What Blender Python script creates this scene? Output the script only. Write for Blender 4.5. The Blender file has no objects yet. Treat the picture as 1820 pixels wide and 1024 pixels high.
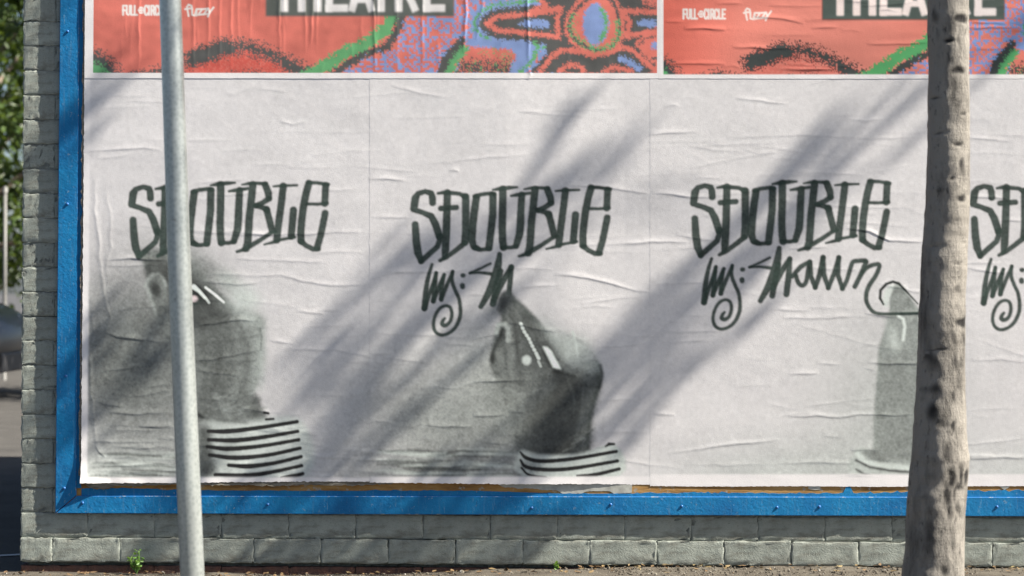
import bpy, bmesh, math, random
import numpy as np
from mathutils import Vector, Matrix

# ------------------------------------------------------------------ camera, sky, sun, exposure
scene = bpy.context.scene
COL = scene.collection
CAM_D = 8.0                       # metres from camera to the wall face
PX = 0.002                        # metres on the wall per photograph pixel
CAM_Z = 0.942
ROLL = math.radians(0.30)
SUN_AZ = math.radians(77.0)       # from the wall's normal towards the right
SUN_EL = math.radians(45.0)
SUN = Vector((math.sin(SUN_AZ) * math.cos(SUN_EL), -math.cos(SUN_AZ) * math.cos(SUN_EL), math.sin(SUN_EL)))

cam_data = bpy.data.cameras.new("camera")
cam = bpy.data.objects.new("camera", cam_data)
COL.objects.link(cam)
cam.location = (0.0, -CAM_D, CAM_Z)
cam.rotation_mode = 'QUATERNION'
cam.rotation_quaternion = (Matrix.Rotation(math.radians(90), 3, 'X') @ Matrix.Rotation(ROLL, 3, 'Z')).to_quaternion()
cam_data.sensor_width = 36.0
cam_data.lens = 36.0 * CAM_D / (1820 * PX)
cam_data.clip_end = 1000.0
cam_data.dof.use_dof = True
cam_data.dof.focus_distance = CAM_D - 0.03
cam_data.dof.aperture_fstop = 4.0
scene.camera = cam

world = bpy.data.worlds.new("World")
scene.world = world
world.use_nodes = True
wn = world.node_tree
for n in list(wn.nodes):
    wn.nodes.remove(n)
sky = wn.nodes.new("ShaderNodeTexSky")
sky.sky_type = 'NISHITA'
sky.sun_disc = False
sky.sun_elevation = SUN_EL
sky.sun_rotation = math.atan2(SUN.x, SUN.y)
sky.air_density = 0.7
sky.dust_density = 1.6
sky.ozone_density = 0.4
bgn = wn.nodes.new("ShaderNodeBackground")
bgn.inputs["Strength"].default_value = 0.05
outn = wn.nodes.new("ShaderNodeOutputWorld")
wn.links.new(sky.outputs[0], bgn.inputs[0])
wn.links.new(bgn.outputs[0], outn.inputs[0])

sun_data = bpy.data.lights.new("sun", 'SUN')
sun_data.energy = 5.0
sun_data.angle = math.radians(0.53)
sun_data.color = (1.0, 0.925, 0.83)
sun_ob = bpy.data.objects.new("sun", sun_data)
COL.objects.link(sun_ob)
sun_ob.rotation_mode = 'QUATERNION'
sun_ob.rotation_quaternion = SUN.to_track_quat('Z', 'Y')
sun_ob.location = SUN * 30

scene.view_settings.view_transform = 'Standard'
scene.view_settings.look = 'None'
scene.view_settings.exposure = 1.55
scene.view_settings.gamma = 1.0
scene.view_settings.use_curve_mapping = False

rng = np.random.default_rng(7)
random.seed(7)

# ------------------------------------------------------------------ helpers
CA, SA = math.cos(ROLL), math.sin(ROLL)
def uv_to_xz(px, py, D=0.0):
    """photograph position of something standing D metres before the wall -> its x and z"""
    a = np.asarray(px, float) - 910.0
    b = np.asarray(py, float) - 512.0
    x = a * CA + b * SA
    y = -a * SA + b * CA
    k = PX * (CAM_D - D) / CAM_D
    return x * k, CAM_Z - y * k
def W(px, py, D=0.0):
    x, z = uv_to_xz(px, py, D)
    return Vector((float(x), -D, float(z)))

def mesh_np(name, verts, faces, smooth=True):
    """verts (n,3), faces (m,k) all with k corners"""
    verts = np.ascontiguousarray(verts, np.float32)
    faces = np.ascontiguousarray(faces, np.int32)
    me = bpy.data.meshes.new(name)
    m, k = faces.shape
    me.vertices.add(len(verts)); me.vertices.foreach_set("co", verts.ravel())
    me.loops.add(m * k); me.loops.foreach_set("vertex_index", faces.ravel())
    me.polygons.add(m)
    me.polygons.foreach_set("loop_start", np.arange(0, m * k, k, dtype=np.int32))
    me.polygons.foreach_set("use_smooth", np.full(m, smooth, bool))
    me.update(calc_edges=True)
    me.validate()
    return me
def link(name, me, mat=None, parent=None):
    o = bpy.data.objects.new(name, me)
    COL.objects.link(o)
    if mat is not None and me is not None and len(me.materials) == 0:
        me.materials.append(mat)
    if parent is not None:
        o.parent = parent
    return o
def bm_obj(name, bm, mat, parent=None, smooth=False):
    me = bpy.data.meshes.new(name)
    bmesh.ops.recalc_face_normals(bm, faces=bm.faces[:])
    for f in bm.faces:
        f.smooth = smooth
    bm.to_mesh(me); bm.free()
    return link(name, me, mat, parent)
def thing(name, label, cat, loc=(0, 0, 0), group=None):
    o = bpy.data.objects.new(name, None)
    o.empty_display_size = 0.1
    COL.objects.link(o)
    o.location = loc
    tag(o, label, cat, group)
    return o
def tag(o, label, cat, group=None):
    o["label"] = label; o["category"] = cat
    if group: o["group"] = group
    return o
def kind(o, k, label=None):
    o["kind"] = k
    if label: o["label"] = label
    return o
def keep(o, parent):
    """parent a part whose coordinates are in world space"""
    o.parent = parent
    o.matrix_parent_inverse = Matrix.Translation(-Vector(parent.location))
    return o
def box_bm(bm, x0, x1, y0, y1, z0, z1, bevel=0.0):
    r = bmesh.ops.create_cube(bm, size=1.0)
    vs = r["verts"]
    for v in vs:
        v.co = Vector(((x0 + x1) / 2 + v.co.x * (x1 - x0), (y0 + y1) / 2 + v.co.y * (y1 - y0), (z0 + z1) / 2 + v.co.z * (z1 - z0)))
    if bevel > 0:
        es = list({e for v in vs for e in v.link_edges})
        bmesh.ops.bevel(bm, geom=es, offset=bevel, segments=2, affect='EDGES', profile=0.6)
def tube(points, radii, seg=10, caps=True):
    """verts, quads of a tapered tube along points"""
    pts = [Vector(p) for p in points]
    vs, fs = [], []
    n = len(pts)
    up = Vector((0.31, 0.87, 0.38)).normalized()
    for i, p in enumerate(pts):
        d = (pts[min(i + 1, n - 1)] - pts[max(i - 1, 0)]).normalized()
        a = d.cross(up)
        if a.length < 1e-3: a = d.cross(Vector((1, 0, 0)))
        a.normalize(); b = d.cross(a)
        for k in range(seg):
            t = 2 * math.pi * k / seg
            vs.append(p + (a * math.cos(t) + b * math.sin(t)) * radii[i])
    for i in range(n - 1):
        for k in range(seg):
            k2 = (k + 1) % seg
            fs.append((i * seg + k, i * seg + k2, (i + 1) * seg + k2, (i + 1) * seg + k))
    if caps:
        for i in (0, n - 1):
            c = len(vs); vs.append(pts[i])
            for k in range(0, seg, 2):
                k1, k2 = (k + 1) % seg, (k + 2) % seg
                fs.append((c, i * seg + k, i * seg + k1, i * seg + k2))
    return [tuple(v) for v in vs], fs
def tubes_mesh(name, tubes):
    V, F = [], []
    for vs, fs in tubes:
        o = len(V)
        V += vs
        F += [tuple(i + o for i in f) for f in fs]
    return mesh_np(name, np.array(V), np.array(F))

# ------------------------------------------------------------------ materials
class Mat:
    def __init__(s, name):
        s.m = bpy.data.materials.new(name); s.m.use_nodes = True
        s.t = s.m.node_tree; s.N = s.t.nodes; s.L = s.t.links
        s.b = s.N["Principled BSDF"]
        s.co = s.N.new("ShaderNodeTexCoord")
    def map(s, scale=(1, 1, 1), out="Object"):
        mp = s.N.new("ShaderNodeMapping"); mp.inputs["Scale"].default_value = scale
        s.L.new(s.co.outputs[out], mp.inputs[0]); return mp.outputs[0]
    def noise(s, scale, detail=4, rough=0.55, vec=None, dist=0.0):
        n = s.N.new("ShaderNodeTexNoise"); n.inputs["Scale"].default_value = scale
        n.inputs["Detail"].default_value = detail; n.inputs["Roughness"].default_value = rough
        n.inputs["Distortion"].default_value = dist
        s.L.new(vec if vec is not None else s.co.outputs["Object"], n.inputs["Vector"]); return n.outputs["Fac"]
    def ramp(s, fac, stops):
        r = s.N.new("ShaderNodeValToRGB"); e = r.color_ramp.elements
        while len(e) < len(stops): e.new(0.5)
        for el, (p, c) in zip(e, stops):
            el.position = p; el.color = (*c, 1) if not isinstance(c, (int, float)) else (c, c, c, 1)
        s.L.new(fac, r.inputs[0]); return r.outputs[0]
    def mix(s, fac, a, b, mode='MIX'):
        m = s.N.new("ShaderNodeMix"); m.data_type = 'RGBA'; m.blend_type = mode
        for sock, v in ((m.inputs[0], fac), (m.inputs[6], a), (m.inputs[7], b)):
            if hasattr(v, "is_linked") or isinstance(v, bpy.types.NodeSocket): s.L.new(v, sock)
            elif isinstance(v, (int, float)): sock.default_value = v if sock == m.inputs[0] else (v, v, v, 1)
            else: sock.default_value = (*v, 1)
        return m.outputs[2]
    def attr(s, name, out="Color"):
        a = s.N.new("ShaderNodeAttribute"); a.attribute_name = name; return a.outputs[out]
    def color(s, v):
        if isinstance(v, bpy.types.NodeSocket): s.L.new(v, s.b.inputs["Base Color"])
        else: s.b.inputs["Base Color"].default_value = (*v, 1)
    def bump(s, h, strength=0.4, dist=0.01):
        b = s.N.new("ShaderNodeBump"); b.inputs["Strength"].default_value = strength; b.inputs["Distance"].default_value = dist
        s.L.new(h, b.inputs["Height"]); s.L.new(b.outputs[0], s.b.inputs["Normal"])
    def set(s, **k):
        for a, v in k.items(): s.b.inputs[a.replace("_", " ")].default_value = v
        return s.m
def simple(name, col, rough=0.6, metal=0.0, var=0.12, scale=30):
    M = Mat(name)
    f = M.noise(scale, 5)
    M.color(M.ramp(f, [(0.3, tuple(c * (1 - var) for c in col)), (0.7, tuple(min(1, c * (1 + var)) for c in col))]))
    return M.set(Roughness=rough, Metallic=metal)
# ------------------------------------------------------------------ what is printed on the posters (flat print, reflectances)
CW, CH = 2200, 960          # print sheet in photograph pixels; row 0 lies 60 px above the picture's top
VOFF = 60
def box_blur(a, r):
    r = int(r)
    if r < 1: return a
    for ax in (0, 1):
        p = np.pad(a, [(r + 1, r) if i == ax else (0, 0) for i in range(a.ndim)], mode='edge')
        c = np.cumsum(p, axis=ax, dtype=np.float64)
        n = a.shape[ax]
        if ax == 0: a = (c[2 * r + 1:2 * r + 1 + n] - c[:n]) / (2 * r + 1)
        else: a = (c[:, 2 * r + 1:2 * r + 1 + n] - c[:, :n]) / (2 * r + 1)
    return a
def blur(a, s):
    r = max(1, int(round(s * 0.9)))
    return box_blur(box_blur(box_blur(a, r), r), r)
def curve(pts, k=5, closed=False):
    P = np.asarray(pts, float); n = len(P)
    if n < 3: return P
    if closed: Q = np.vstack([P[-1], P, P[0], P[1]]); m = n
    else: Q = np.vstack([2 * P[0] - P[1], P, 2 * P[-1] - P[-2]]); m = n - 1
    out = []
    for i in range(m):
        a, b, c, d = Q[i:i + 4]
        for t in np.arange(k) / k:
            out.append(.5 * (2 * b + (c - a) * t + (2 * a - 5 * b + 4 * c - d) * t ** 2 + (3 * b - a - 3 * c + d) * t ** 3))
    if not closed: out.append(P[-1])
    return np.array(out)
class Sheet:
    def __init__(s, w, h, col):
        s.a = np.zeros((h, w, 3), np.float32); s.a[:] = col
        s.w, s.h = w, h
    def win(s, x0, x1, y0, y1):
        x0 = max(0, int(x0)); x1 = min(s.w, int(x1) + 1); y0 = max(0, int(y0 + VOFF)); y1 = min(s.h, int(y1 + VOFF) + 1)
        return x0, x1, y0, y1
    def put(s, w, m, col, op=1.0):
        x0, x1, y0, y1 = w
        m = (m * op)[..., None]
        s.a[y0:y1, x0:x1] = s.a[y0:y1, x0:x1] * (1 - m) + np.asarray(col, np.float32) * m
    def dist(s, pts, wd, pad):
        pts = np.asarray(pts, float); n = len(pts)
        wd = np.broadcast_to(np.asarray(wd, float), (n,)) if np.ndim(wd) == 0 else np.interp(np.linspace(0, 1, n), np.linspace(0, 1, len(wd)), wd)
        p = pad + max(wd)
        w = s.win(pts[:, 0].min() - p, pts[:, 0].max() + p, pts[:, 1].min() - p, pts[:, 1].max() + p)
        x0, x1, y0, y1 = w
        if x1 <= x0 or y1 <= y0: return None, None
        X, Y = np.meshgrid(np.arange(x0, x1, dtype=float), np.arange(y0, y1, dtype=float) - VOFF)
        D = np.full(X.shape, 1e6)
        for i in range(n - 1):
            a, b = pts[i], pts[i + 1]
            ab = b - a; q = max(ab @ ab, 1e-9)
            t = np.clip(((X - a[0]) * ab[0] + (Y - a[1]) * ab[1]) / q, 0, 1)
            d = np.hypot(X - a[0] - t * ab[0], Y - a[1] - t * ab[1]) - 0.5 * (wd[i] + t * (wd[i + 1] - wd[i]))
            D = np.minimum(D, d)
        return w, D
    def stroke(s, pts, wd, col, soft=1.6, op=1.0, sm=False):
        if sm:
            n = len(pts)
            if np.ndim(wd): wd = np.interp(np.linspace(0, 1, 4 * n), np.linspace(0, 1, len(wd)), wd)
            pts = curve(pts)
        w, D = s.dist(pts, wd, 3 * soft + 2)
        if w is None: return
        s.put(w, np.clip(0.5 - D / (2 * soft), 0, 1), col, op)
    def poly(s, pts, col, b=3, op=1.0):
        pts = curve(pts, 4, True) if b >= 2 and len(pts) > 4 else np.asarray(pts, float)
        p = 3 * b + 2
        w = s.win(pts[:, 0].min() - p, pts[:, 0].max() + p, pts[:, 1].min() - p, pts[:, 1].max() + p)
        x0, x1, y0, y1 = w
        if x1 <= x0 or y1 <= y0: return
        X, Y = np.meshgrid(np.arange(x0, x1, dtype=float), np.arange(y0, y1, dtype=float) - VOFF)
        m = np.zeros(X.shape, bool)
        for i in range(len(pts)):
            (xa, ya), (xb, yb) = pts[i], pts[(i + 1) % len(pts)]
            if ya == yb: continue
            c = ((ya > Y) != (yb > Y)) & (X < (xb - xa) * (Y - ya) / (yb - ya) + xa)
            m ^= c
        m = m.astype(float)
        if b > 0.5: m = blur(m, b)
        s.put(w, m, col, op)
    def blob(s, x, y, rx, ry, col, op=1.0, ang=0.0, sharp=1.0):
        R = max(rx, ry) * 2.6
        w = s.win(x - R, x + R, y - R, y + R)
        x0, x1, y0, y1 = w
        if x1 <= x0 or y1 <= y0: return
        X, Y = np.meshgrid(np.arange(x0, x1, dtype=float) - x, np.arange(y0, y1, dtype=float) - VOFF - y)
        c, sn = math.cos(math.radians(ang)), math.sin(math.radians(ang))
        q = ((X * c + Y * sn) / rx) ** 2 + ((-X * sn + Y * c) / ry) ** 2
        s.put(w, np.exp(-q ** sharp), col, op)

def fft_noise(h, w, scale, seed, aniso=1.0):
    """smooth unit noise with feature size about scale px (aniso > 1: longer along x)"""
    r = np.random.default_rng(seed)
    H, Wd = int(h / scale) + 6, int(w / (scale * aniso)) + 6
    g = r.standard_normal((H, Wd))
    yi = np.linspace(1, H - 3, h); xi = np.linspace(1, Wd - 3, w)
    def cub(t): return np.stack([(-t**3 + 3*t**2 - 3*t + 1) / 6, (3*t**3 - 6*t**2 + 4) / 6, (-3*t**3 + 3*t**2 + 3*t + 1) / 6, t**3 / 6])
    y0 = np.floor(yi).astype(int); wy = cub(yi - y0); x0 = np.floor(xi).astype(int); wx = cub(xi - x0)
    A = sum(wy[k][:, None] * g[np.clip(y0 - 1 + k, 0, H - 1)] for k in range(4))
    return sum(wx[k][None, :] * A[:, np.clip(x0 - 1 + k, 0, Wd - 1)] for k in range(4)) * 1.7

INK = (0.030, 0.050, 0.041)
PAPER = (0.80, 0.785, 0.775)
FIELD = (0.680, 0.672, 0.670)
def g(t):                      # the photographs' grey, a little green
    return (t * 0.95, t * 1.045, t * 0.98)

# letter strokes; coordinates measured on the second poster, (points, width)
def cvt(ox, oy, k, L):
    return [([(ox + x / k, oy + y / k) for x, y in p], ([v / k for v in w] if isinstance(w, (list, tuple)) else w / k)) for p, w in L]
TITLE = cvt(720, 320, 6.4, [
    ([(316, 262), (312, 200), (300, 155), (232, 133), (150, 160), (120, 210), (103, 330), (130, 350), (200, 372), (300, 415), (345, 500), (392, 640)], [74, 74, 66, 52, 60, 84, 80, 60, 56, 70, 80, 80]),
    ([(392, 640), (395, 690), (370, 760), (185, 925)], [70, 62, 60, 62]), ([(185, 925), (150, 830), (130, 700), (118, 510)], [62, 84, 84, 76]),
    ([(482, 150), (478, 350), (472, 560), (460, 800), (445, 885)], [80, 80, 84, 84, 50]), ([(375, 156), (440, 146), (520, 150), (620, 160), (690, 195)], [28, 44, 46, 44, 60]),
    ([(690, 195), (692, 400), (690, 600), (682, 705)], 82), ([(398, 918), (470, 880), (560, 815), (680, 722)], [38, 52, 54, 60]),
    ([(408, 327), (585, 315)], [60, 58]),
    ([(812, 205), (790, 350), (770, 520), (760, 680), (780, 755), (835, 785)], [80, 82, 84, 84, 70, 55]), ([(790, 775), (860, 795), (965, 785)], [55, 45, 45]),
    ([(1000, 180), (997, 400), (975, 600), (955, 770)], 80), ([(795, 190), (870, 167), (980, 155), (1015, 165)], [50, 44, 44, 50]),
    ([(1112, 110), (1110, 350), (1105, 550), (1110, 700), (1120, 765)], 82), ([(1000, 116), (1080, 102), (1180, 92), (1272, 86)], [24, 46, 46, 26]), ([(1108, 768), (1200, 770), (1262, 757)], 44),
    ([(1327, 175), (1317, 350), (1312, 500), (1302, 620), (1262, 748)], [76, 80, 84, 82, 70]), ([(1208, 183), (1270, 172), (1418, 152)], [28, 42, 36]),
    ([(1477, 110), (1457, 300), (1437, 480), (1427, 640), (1417, 770), (1400, 830)], 82), ([(1355, 108), (1432, 95), (1522, 92), (1625, 98)], [20, 38, 38, 40]),
    ([(1617, 110), (1652, 200), (1660, 262)], [74, 78, 70]), ([(1660, 265), (1592, 312), (1510, 348)], [62, 58, 56]), ([(1510, 345), (1592, 370), (1642, 400)], [54, 56, 62]), ([(1632, 388), (1662, 500), (1692, 620)], 74),
    ([(1297, 868), (1382, 842), (1452, 800), (1552, 742), (1672, 662), (1740, 640)], [32, 46, 56, 50, 46, 30]),
    ([(1822, 125), (1802, 300), (1782, 450), (1762, 600), (1747, 735)], 78), ([(1712, 128), (1802, 120), (1977, 115)], [22, 36, 26]), ([(1607, 786), (1712, 760), (1792, 732), (1952, 703)], [22, 38, 36, 34]), ([(1937, 398), (1927, 520), (1912, 690)], 78),
    ([(2112, 95), (2082, 200), (2052, 350), (2032, 500), (2020, 640), (2022, 745)], 80), ([(2102, 86), (2202, 87), (2332, 108)], 40), ([(2302, 118), (2292, 320)], 76), ([(2092, 327), (2202, 330), (2320, 320)], 36),
    ([(2022, 750), (2082, 800), (2162, 840), (2222, 838)], [60, 55, 55, 50]), ([(2297, 432), (2272, 560), (2242, 700), (2204, 825)], 74)])
BY = cvt(740, 440, 6.4, [
    ([(180, 195), (140, 330), (110, 500), (95, 690)], [34, 46, 58, 66]), ([(95, 690), (140, 560), (190, 420), (228, 290)], [60, 46, 44, 36]), ([(228, 290), (210, 450), (195, 610)], [40, 54, 52]),
    ([(195, 610), (260, 450), (318, 310)], [48, 50, 36]), ([(318, 310), (290, 450), (285, 590)], [36, 52, 50]), ([(285, 590), (340, 450), (415, 275)], [48, 46, 36]),
    ([(415, 275), (408, 380), (440, 480), (485, 580), (503, 700), (495, 800), (450, 900), (380, 968), (290, 995), (222, 960), (197, 880), (215, 780), (270, 692), (340, 662), (392, 690), (405, 770), (380, 850), (330, 885), (297, 868), (305, 830), (325, 805)], [36, 42, 42, 40, 42, 44, 42, 38, 38, 38, 38, 38, 38, 36, 38, 40, 40, 46, 50, 40, 30]),
    ([(528, 318), (536, 318)], 48), ([(525, 432), (527, 446)], 54),
    ([(842, 183), (740, 235), (610, 292)], [28, 30, 28]), ([(610, 292), (720, 285), (850, 300)], [26, 32, 40]), ([(948, 78), (925, 230), (880, 380), (820, 520), (735, 672)], [54, 88, 92, 78, 56])])
SH = cvt(740, 440, 6.4, [([(960, 270), (915, 450), (872, 640)], [60, 78, 70]), ([(880, 600), (960, 430), (1080, 225)], [60, 66, 60]), ([(1080, 222), (1065, 400), (1050, 545)], 58)])
AWN = cvt(1340 - 496, 430 + 10.5, 7.3125, [
    ([(310, 300), (270, 500), (232, 700)], 74), ([(240, 600), (350, 390), (458, 222)], [70, 74, 60]), ([(460, 225), (445, 450), (417, 680)], [62, 78, 76]),
    ([(490, 450), (600, 325), (715, 258)], [56, 60, 50]), ([(540, 440), (570, 530), (620, 568), (668, 530), (690, 430), (712, 275)], 56), ([(722, 262), (735, 450), (790, 592)], 60),
    ([(790, 592), (850, 420), (892, 205)], [56, 66, 64]), ([(892, 205), (900, 420), (960, 600)], [64, 66, 54]), ([(960, 600), (1040, 400), (1097, 205)], [54, 62, 58]), ([(1097, 205), (1085, 430), (1142, 608)], [58, 60, 56]),
    ([(1142, 608), (1200, 500), (1250, 330), (1282, 262), (1360, 246), (1440, 244)], 56), ([(1450, 262), (1380, 430), (1305, 580)], 62),
    ([(1385, 430), (1470, 332), (1580, 292), (1622, 312), (1580, 430), (1490, 570), (1452, 680), (1460, 790), (1530, 898), (1620, 932), (1760, 936), (2150, 925)], [40, 54, 54, 56, 56, 58, 56, 52, 48, 44, 40, 36])])

TSET = [p for p, w in TITLE]
def lower_sheet():
    S = Sheet(CW, CH, FIELD)
    # soft greys behind the hands
    for (x, y, rx, ry, t, op) in [(235, 610, 120, 130, .20, .85), (255, 660, 130, 150, 0.165, .90), (300, 560, 70, 90, .17, .6), (180, 660, 60, 110, .20, .6), (215, 690, 70, 60, .15, .45), (250, 830, 190, 70, .33, .7), (180, 845, 70, 36, .46, .6), (340, 720, 100, 90, .2, .6),
                                  (800, 745, 190, 140, .29, .88), (720, 850, 140, 60, .24, .55), (860, 840, 110, 50, .16, .6), (915, 720, 90, 110, .21, .75), (860, 640, 60, 70, .36, .5),
                                  (1580, 740, 120, 170, .40, .65), (1480, 860, 190, 90, .44, .7), (1330, 870, 150, 60, .52, .5), (2076, 740, 120, 170, .40, .65), (1976, 860, 190, 90, .44, .7), (1826, 872, 150, 60, .52, .5)]:
        S.blob(x, y, rx, ry, g(t), op)
    # streaks of cloth along the bottom of the first two
    r = np.random.default_rng(3)
    for x0, x1, n in ((165, 380, 44), (662, 930, 60)):
        for i in range(n):
            x = r.uniform(x0, x1 - 60); y = r.uniform(798, 846); L = r.uniform(50, 140); t = r.choice([.09, .15, .5, .58])
            S.stroke([(x, y), (x + L / 2, y + r.uniform(-3, 4)), (min(x + L, x1 + 20), y + r.uniform(-2, 6))], [1, r.uniform(2, 7), 1], g(t), 3.4, .6)
    # ---- first hand
    S.blob(330, 470, 60, 34, g(.28), .7, 30)
    S.poly([(243, 447), (300, 446), (345, 470), (395, 520), (440, 556), (466, 566), (468, 600), (464, 660), (452, 700), (460, 735), (468, 748), (400, 752), (352, 750), (318, 700), (296, 620), (276, 560), (262, 478)], g(.185), 3)
    S.poly([(300, 440), (350, 458), (400, 490), (430, 520), (395, 520), (330, 480), (300, 470)], g(.20), 12, .8)
    S.blob(436, 532, 30, 26, g(.60), .9, 35, 1.3); S.blob(408, 498, 22, 16, g(.5), .7, 40)
    S.poly([(418, 565), (468, 562), (470, 600), (463, 690), (440, 690), (445, 600)], g(.30), 7, .75)
    S.poly([(455, 640), (470, 560), (474, 640), (466, 700)], g(.52), 5, .7)
    S.poly([(335, 560), (420, 575), (430, 640), (380, 740), (340, 745)], g(.125), 12, .6)
    S.poly([(300, 470), (345, 490), (380, 530), (400, 560), (425, 562), (360, 585), (300, 560), (300, 500)], g(.075), 7, .85)
    S.stroke([(415, 570), (425, 620), (420, 680), (405, 725)], [4, 10, 12, 6], g(.28), 7, .6, True); S.stroke([(380, 575), (392, 630), (382, 690)], [3, 8, 4], g(.08), 6, .6, True); S.stroke([(345, 590), (352, 650), (350, 720)], [4, 10, 6], g(.24), 8, .5, True)
    S.blob(448, 566, 22, 14, g(.5), .6, 20); S.blob(436, 554, 18, 12, g(.5), .6, 35); S.stroke([(464, 584), (466, 600), (464, 622)], [1, 3, 1], g(.10), 2.6, .55, True)
    S.stroke([(452, 600), (456, 650), (448, 700)], [6, 12, 6], g(.33), 6, .6, True); S.stroke([(438, 600), (440, 650), (432, 690)], [2, 5, 2], g(.13), 5, .5, True); S.blob(395, 600, 34, 26, g(.13), .5, 20); S.blob(420, 640, 20, 34, g(.26), .45)
    S.poly([(258, 470), (300, 466), (300, 500), (272, 492), (262, 496)], g(.07), 4, .85)
    S.poly([(264, 503), (270, 494), (280, 490), (290, 496), (297, 512), (302, 535), (302, 566), (286, 566), (275, 541), (267, 521)], g(.20), 2.5, .95)
    S.blob(279, 515, 10, 17, g(.055), .95, -14, 1.6); S.blob(290, 548, 12, 20, g(.13), .6)
    S.stroke([(260, 508), (265, 496), (273, 489), (282, 487), (291, 494), (297, 508)], [3, 5, 6, 5, 4, 2], g(.38), 3.2, .75, True); S.stroke([(262, 508), (268, 528), (275, 545), (279, 560)], [4, 5, 4, 2], g(.36), 3.4, .6, True)
    S.poly([(258, 462), (300, 458), (300, 490), (272, 488)], g(.105), 4, .8)
    S.stroke([(346, 510), (356, 518), (366, 529)], [9, 6, 5], g(.66), 1.5); S.stroke([(368, 531), (373, 538)], 4, g(.55), 1.4)
    S.stroke([(367, 511), (384, 524), (399, 537)], [4, 5, 4], g(.72), 1.3); S.blob(345, 531, 8, 6, (.66, .56, .56), 1, 0, 2)
    for i in range(26):
        x = r.uniform(375, 455); y = r.uniform(700, 742); S.stroke([(x, y), (x + r.uniform(6, 26), y - r.uniform(1, 8))], 2.4, g(r.choice([.12, .32])), 2.2, .4)
    S.stroke([(352, 735), (372, 748), (410, 748), (440, 752)], 6, g(.05), 3, .9); S.stroke([(385, 700), (402, 730), (412, 745)], 6, g(.34), 6, .6)
    S.poly([(448, 712), (458, 700), (466, 720), (476, 746), (452, 748)], g(.13), 3, .9)
    S.poly([(358, 752), (420, 752), (535, 744), (545, 848), (355, 848)], g(.56), 4, .9); S.poly([(352, 752), (378, 760), (386, 850), (350, 850)], g(.09), 6, .95)
    S.blob(405, 800, 26, 40, g(.25), .55)
    for p in ([(372, 766), (408, 766), (466, 759), (529, 749)], [(372, 781), (420, 782), (478, 775), (530, 766)], [(370, 793), (408, 797), (466, 792), (532, 781)], [(374, 808), (420, 813), (478, 808), (534, 796)],
              [(408, 826), (443, 828), (490, 822), (536, 811)], [(384, 843), (443, 844), (490, 837), (537, 827)], [(502, 849), (525, 845), (539, 841)]):
        S.stroke(p, [6.5, 9, 7.2, 6.4], g(.045), 1.3, .95, True)
    S.stroke([(471, 733), (478, 734)], 4, g(.06), 1.4); S.stroke([(474, 745), (487, 744)], 4, g(.06), 1.4)
    # ---- second hand
    S.poly([(893, 521), (906, 520), (918, 532), (928, 540), (950, 560), (975, 588), (1000, 612), (1030, 640), (1060, 640), (1070, 660), (1066, 690), (1052, 740), (1046, 790), (1044, 808), (935, 808), (912, 770), (892, 700), (876, 664), (871, 640), (880, 590), (890, 570), (888, 548)], g(.150), 2.5)
    S.blob(882, 548, 14, 22, g(.2), .6, 40)
    S.poly([(955, 560), (1000, 592), (1040, 600), (1060, 640), (1070, 655), (1020, 655), (1000, 650), (975, 600)], g(.46), 9, .95)
    S.poly([(1000, 600), (1020, 598), (1030, 640), (1008, 640)], g(.55), 6, .8); S.stroke([(1018, 590), (1024, 615), (1026, 634)], 4, g(.62), 2, .8)
    S.poly([(985, 660), (1020, 668), (1045, 682), (1068, 664), (1064, 695), (1050, 745), (1042, 806), (928, 806), (915, 770), (950, 720), (985, 690)], g(.068), 6, .92)
    S.poly([(1045, 690), (1066, 680), (1050, 750), (1044, 805), (1020, 805), (1030, 740)], g(.17), 6, .7)
    S.poly([(890, 524), (905, 522), (900, 545), (890, 556), (884, 540)], g(.05), 4, .8); S.blob(889, 636, 14, 20, g(.2), .5); S.blob(876, 638, 5, 10, g(.045), .9)
    S.stroke([(884, 592), (887, 578), (897, 577), (904, 585), (904, 604)], 9, g(.47), 3, .95); S.blob(890, 594, 6, 15, g(.06), .85, 8); S.stroke([(886, 604), (878, 622), (873, 640)], 6, g(.07), 3, .7)
    S.stroke([(912, 540), (935, 566), (965, 600), (990, 640)], [4, 8, 8, 4], g(.10), 6, .6, True); S.stroke([(900, 555), (912, 600), (905, 660)], [4, 9, 5], g(.26), 6, .55, True)
    S.stroke([(940, 660), (930, 700), (925, 750)], [4, 10, 6], g(.24), 8, .5, True); S.stroke([(968, 668), (958, 700), (950, 730)], [2, 6, 3], g(.08), 5, .6, True); S.blob(1040, 650, 18, 10, g(.35), .6, 30); S.stroke([(1000, 646), (1022, 660), (1045, 668)], [3, 6, 3], g(.12), 5, .6, True)
    S.stroke([(1067, 650), (1070, 668), (1064, 690)], 4, g(.07), 3, .7, True)
    S.stroke([(915, 590), (922, 640), (925, 676)], 5, g(.09), 5, .6); S.stroke([(905, 600), (910, 660)], 6, g(.22), 5, .5)
    pts = np.array([(926, 576), (932, 590), (940, 602), (946, 615), (953, 628), (957, 636)])
    for k in np.linspace(0, 1, 11):
        x = np.interp(k, np.linspace(0, 1, 6), pts[:, 0]); y = np.interp(k, np.linspace(0, 1, 6), pts[:, 1]); S.blob(x, y, 4.2, 3.2, g(.60), 1, 55, 2)
    S.stroke([(957, 642), (961, 651)], 4, g(.45), 1.5); S.poly([(964, 615), (974, 617), (981, 625), (998, 657), (983, 653)], g(.74), .8); S.blob(936, 640, 8.5, 9, g(.60), 1, 0, 2.5)
    S.stroke([(985, 660), (1000, 664), (1020, 670)], 5, g(.05), 4, .8)
    for i in range(22):
        x = r.uniform(990, 1040); y = r.uniform(770, 803); S.stroke([(x, y), (x + r.uniform(6, 22), y - r.uniform(2, 12))], 2.6, g(r.choice([.06, .22])), 2.2, .45)
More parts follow.
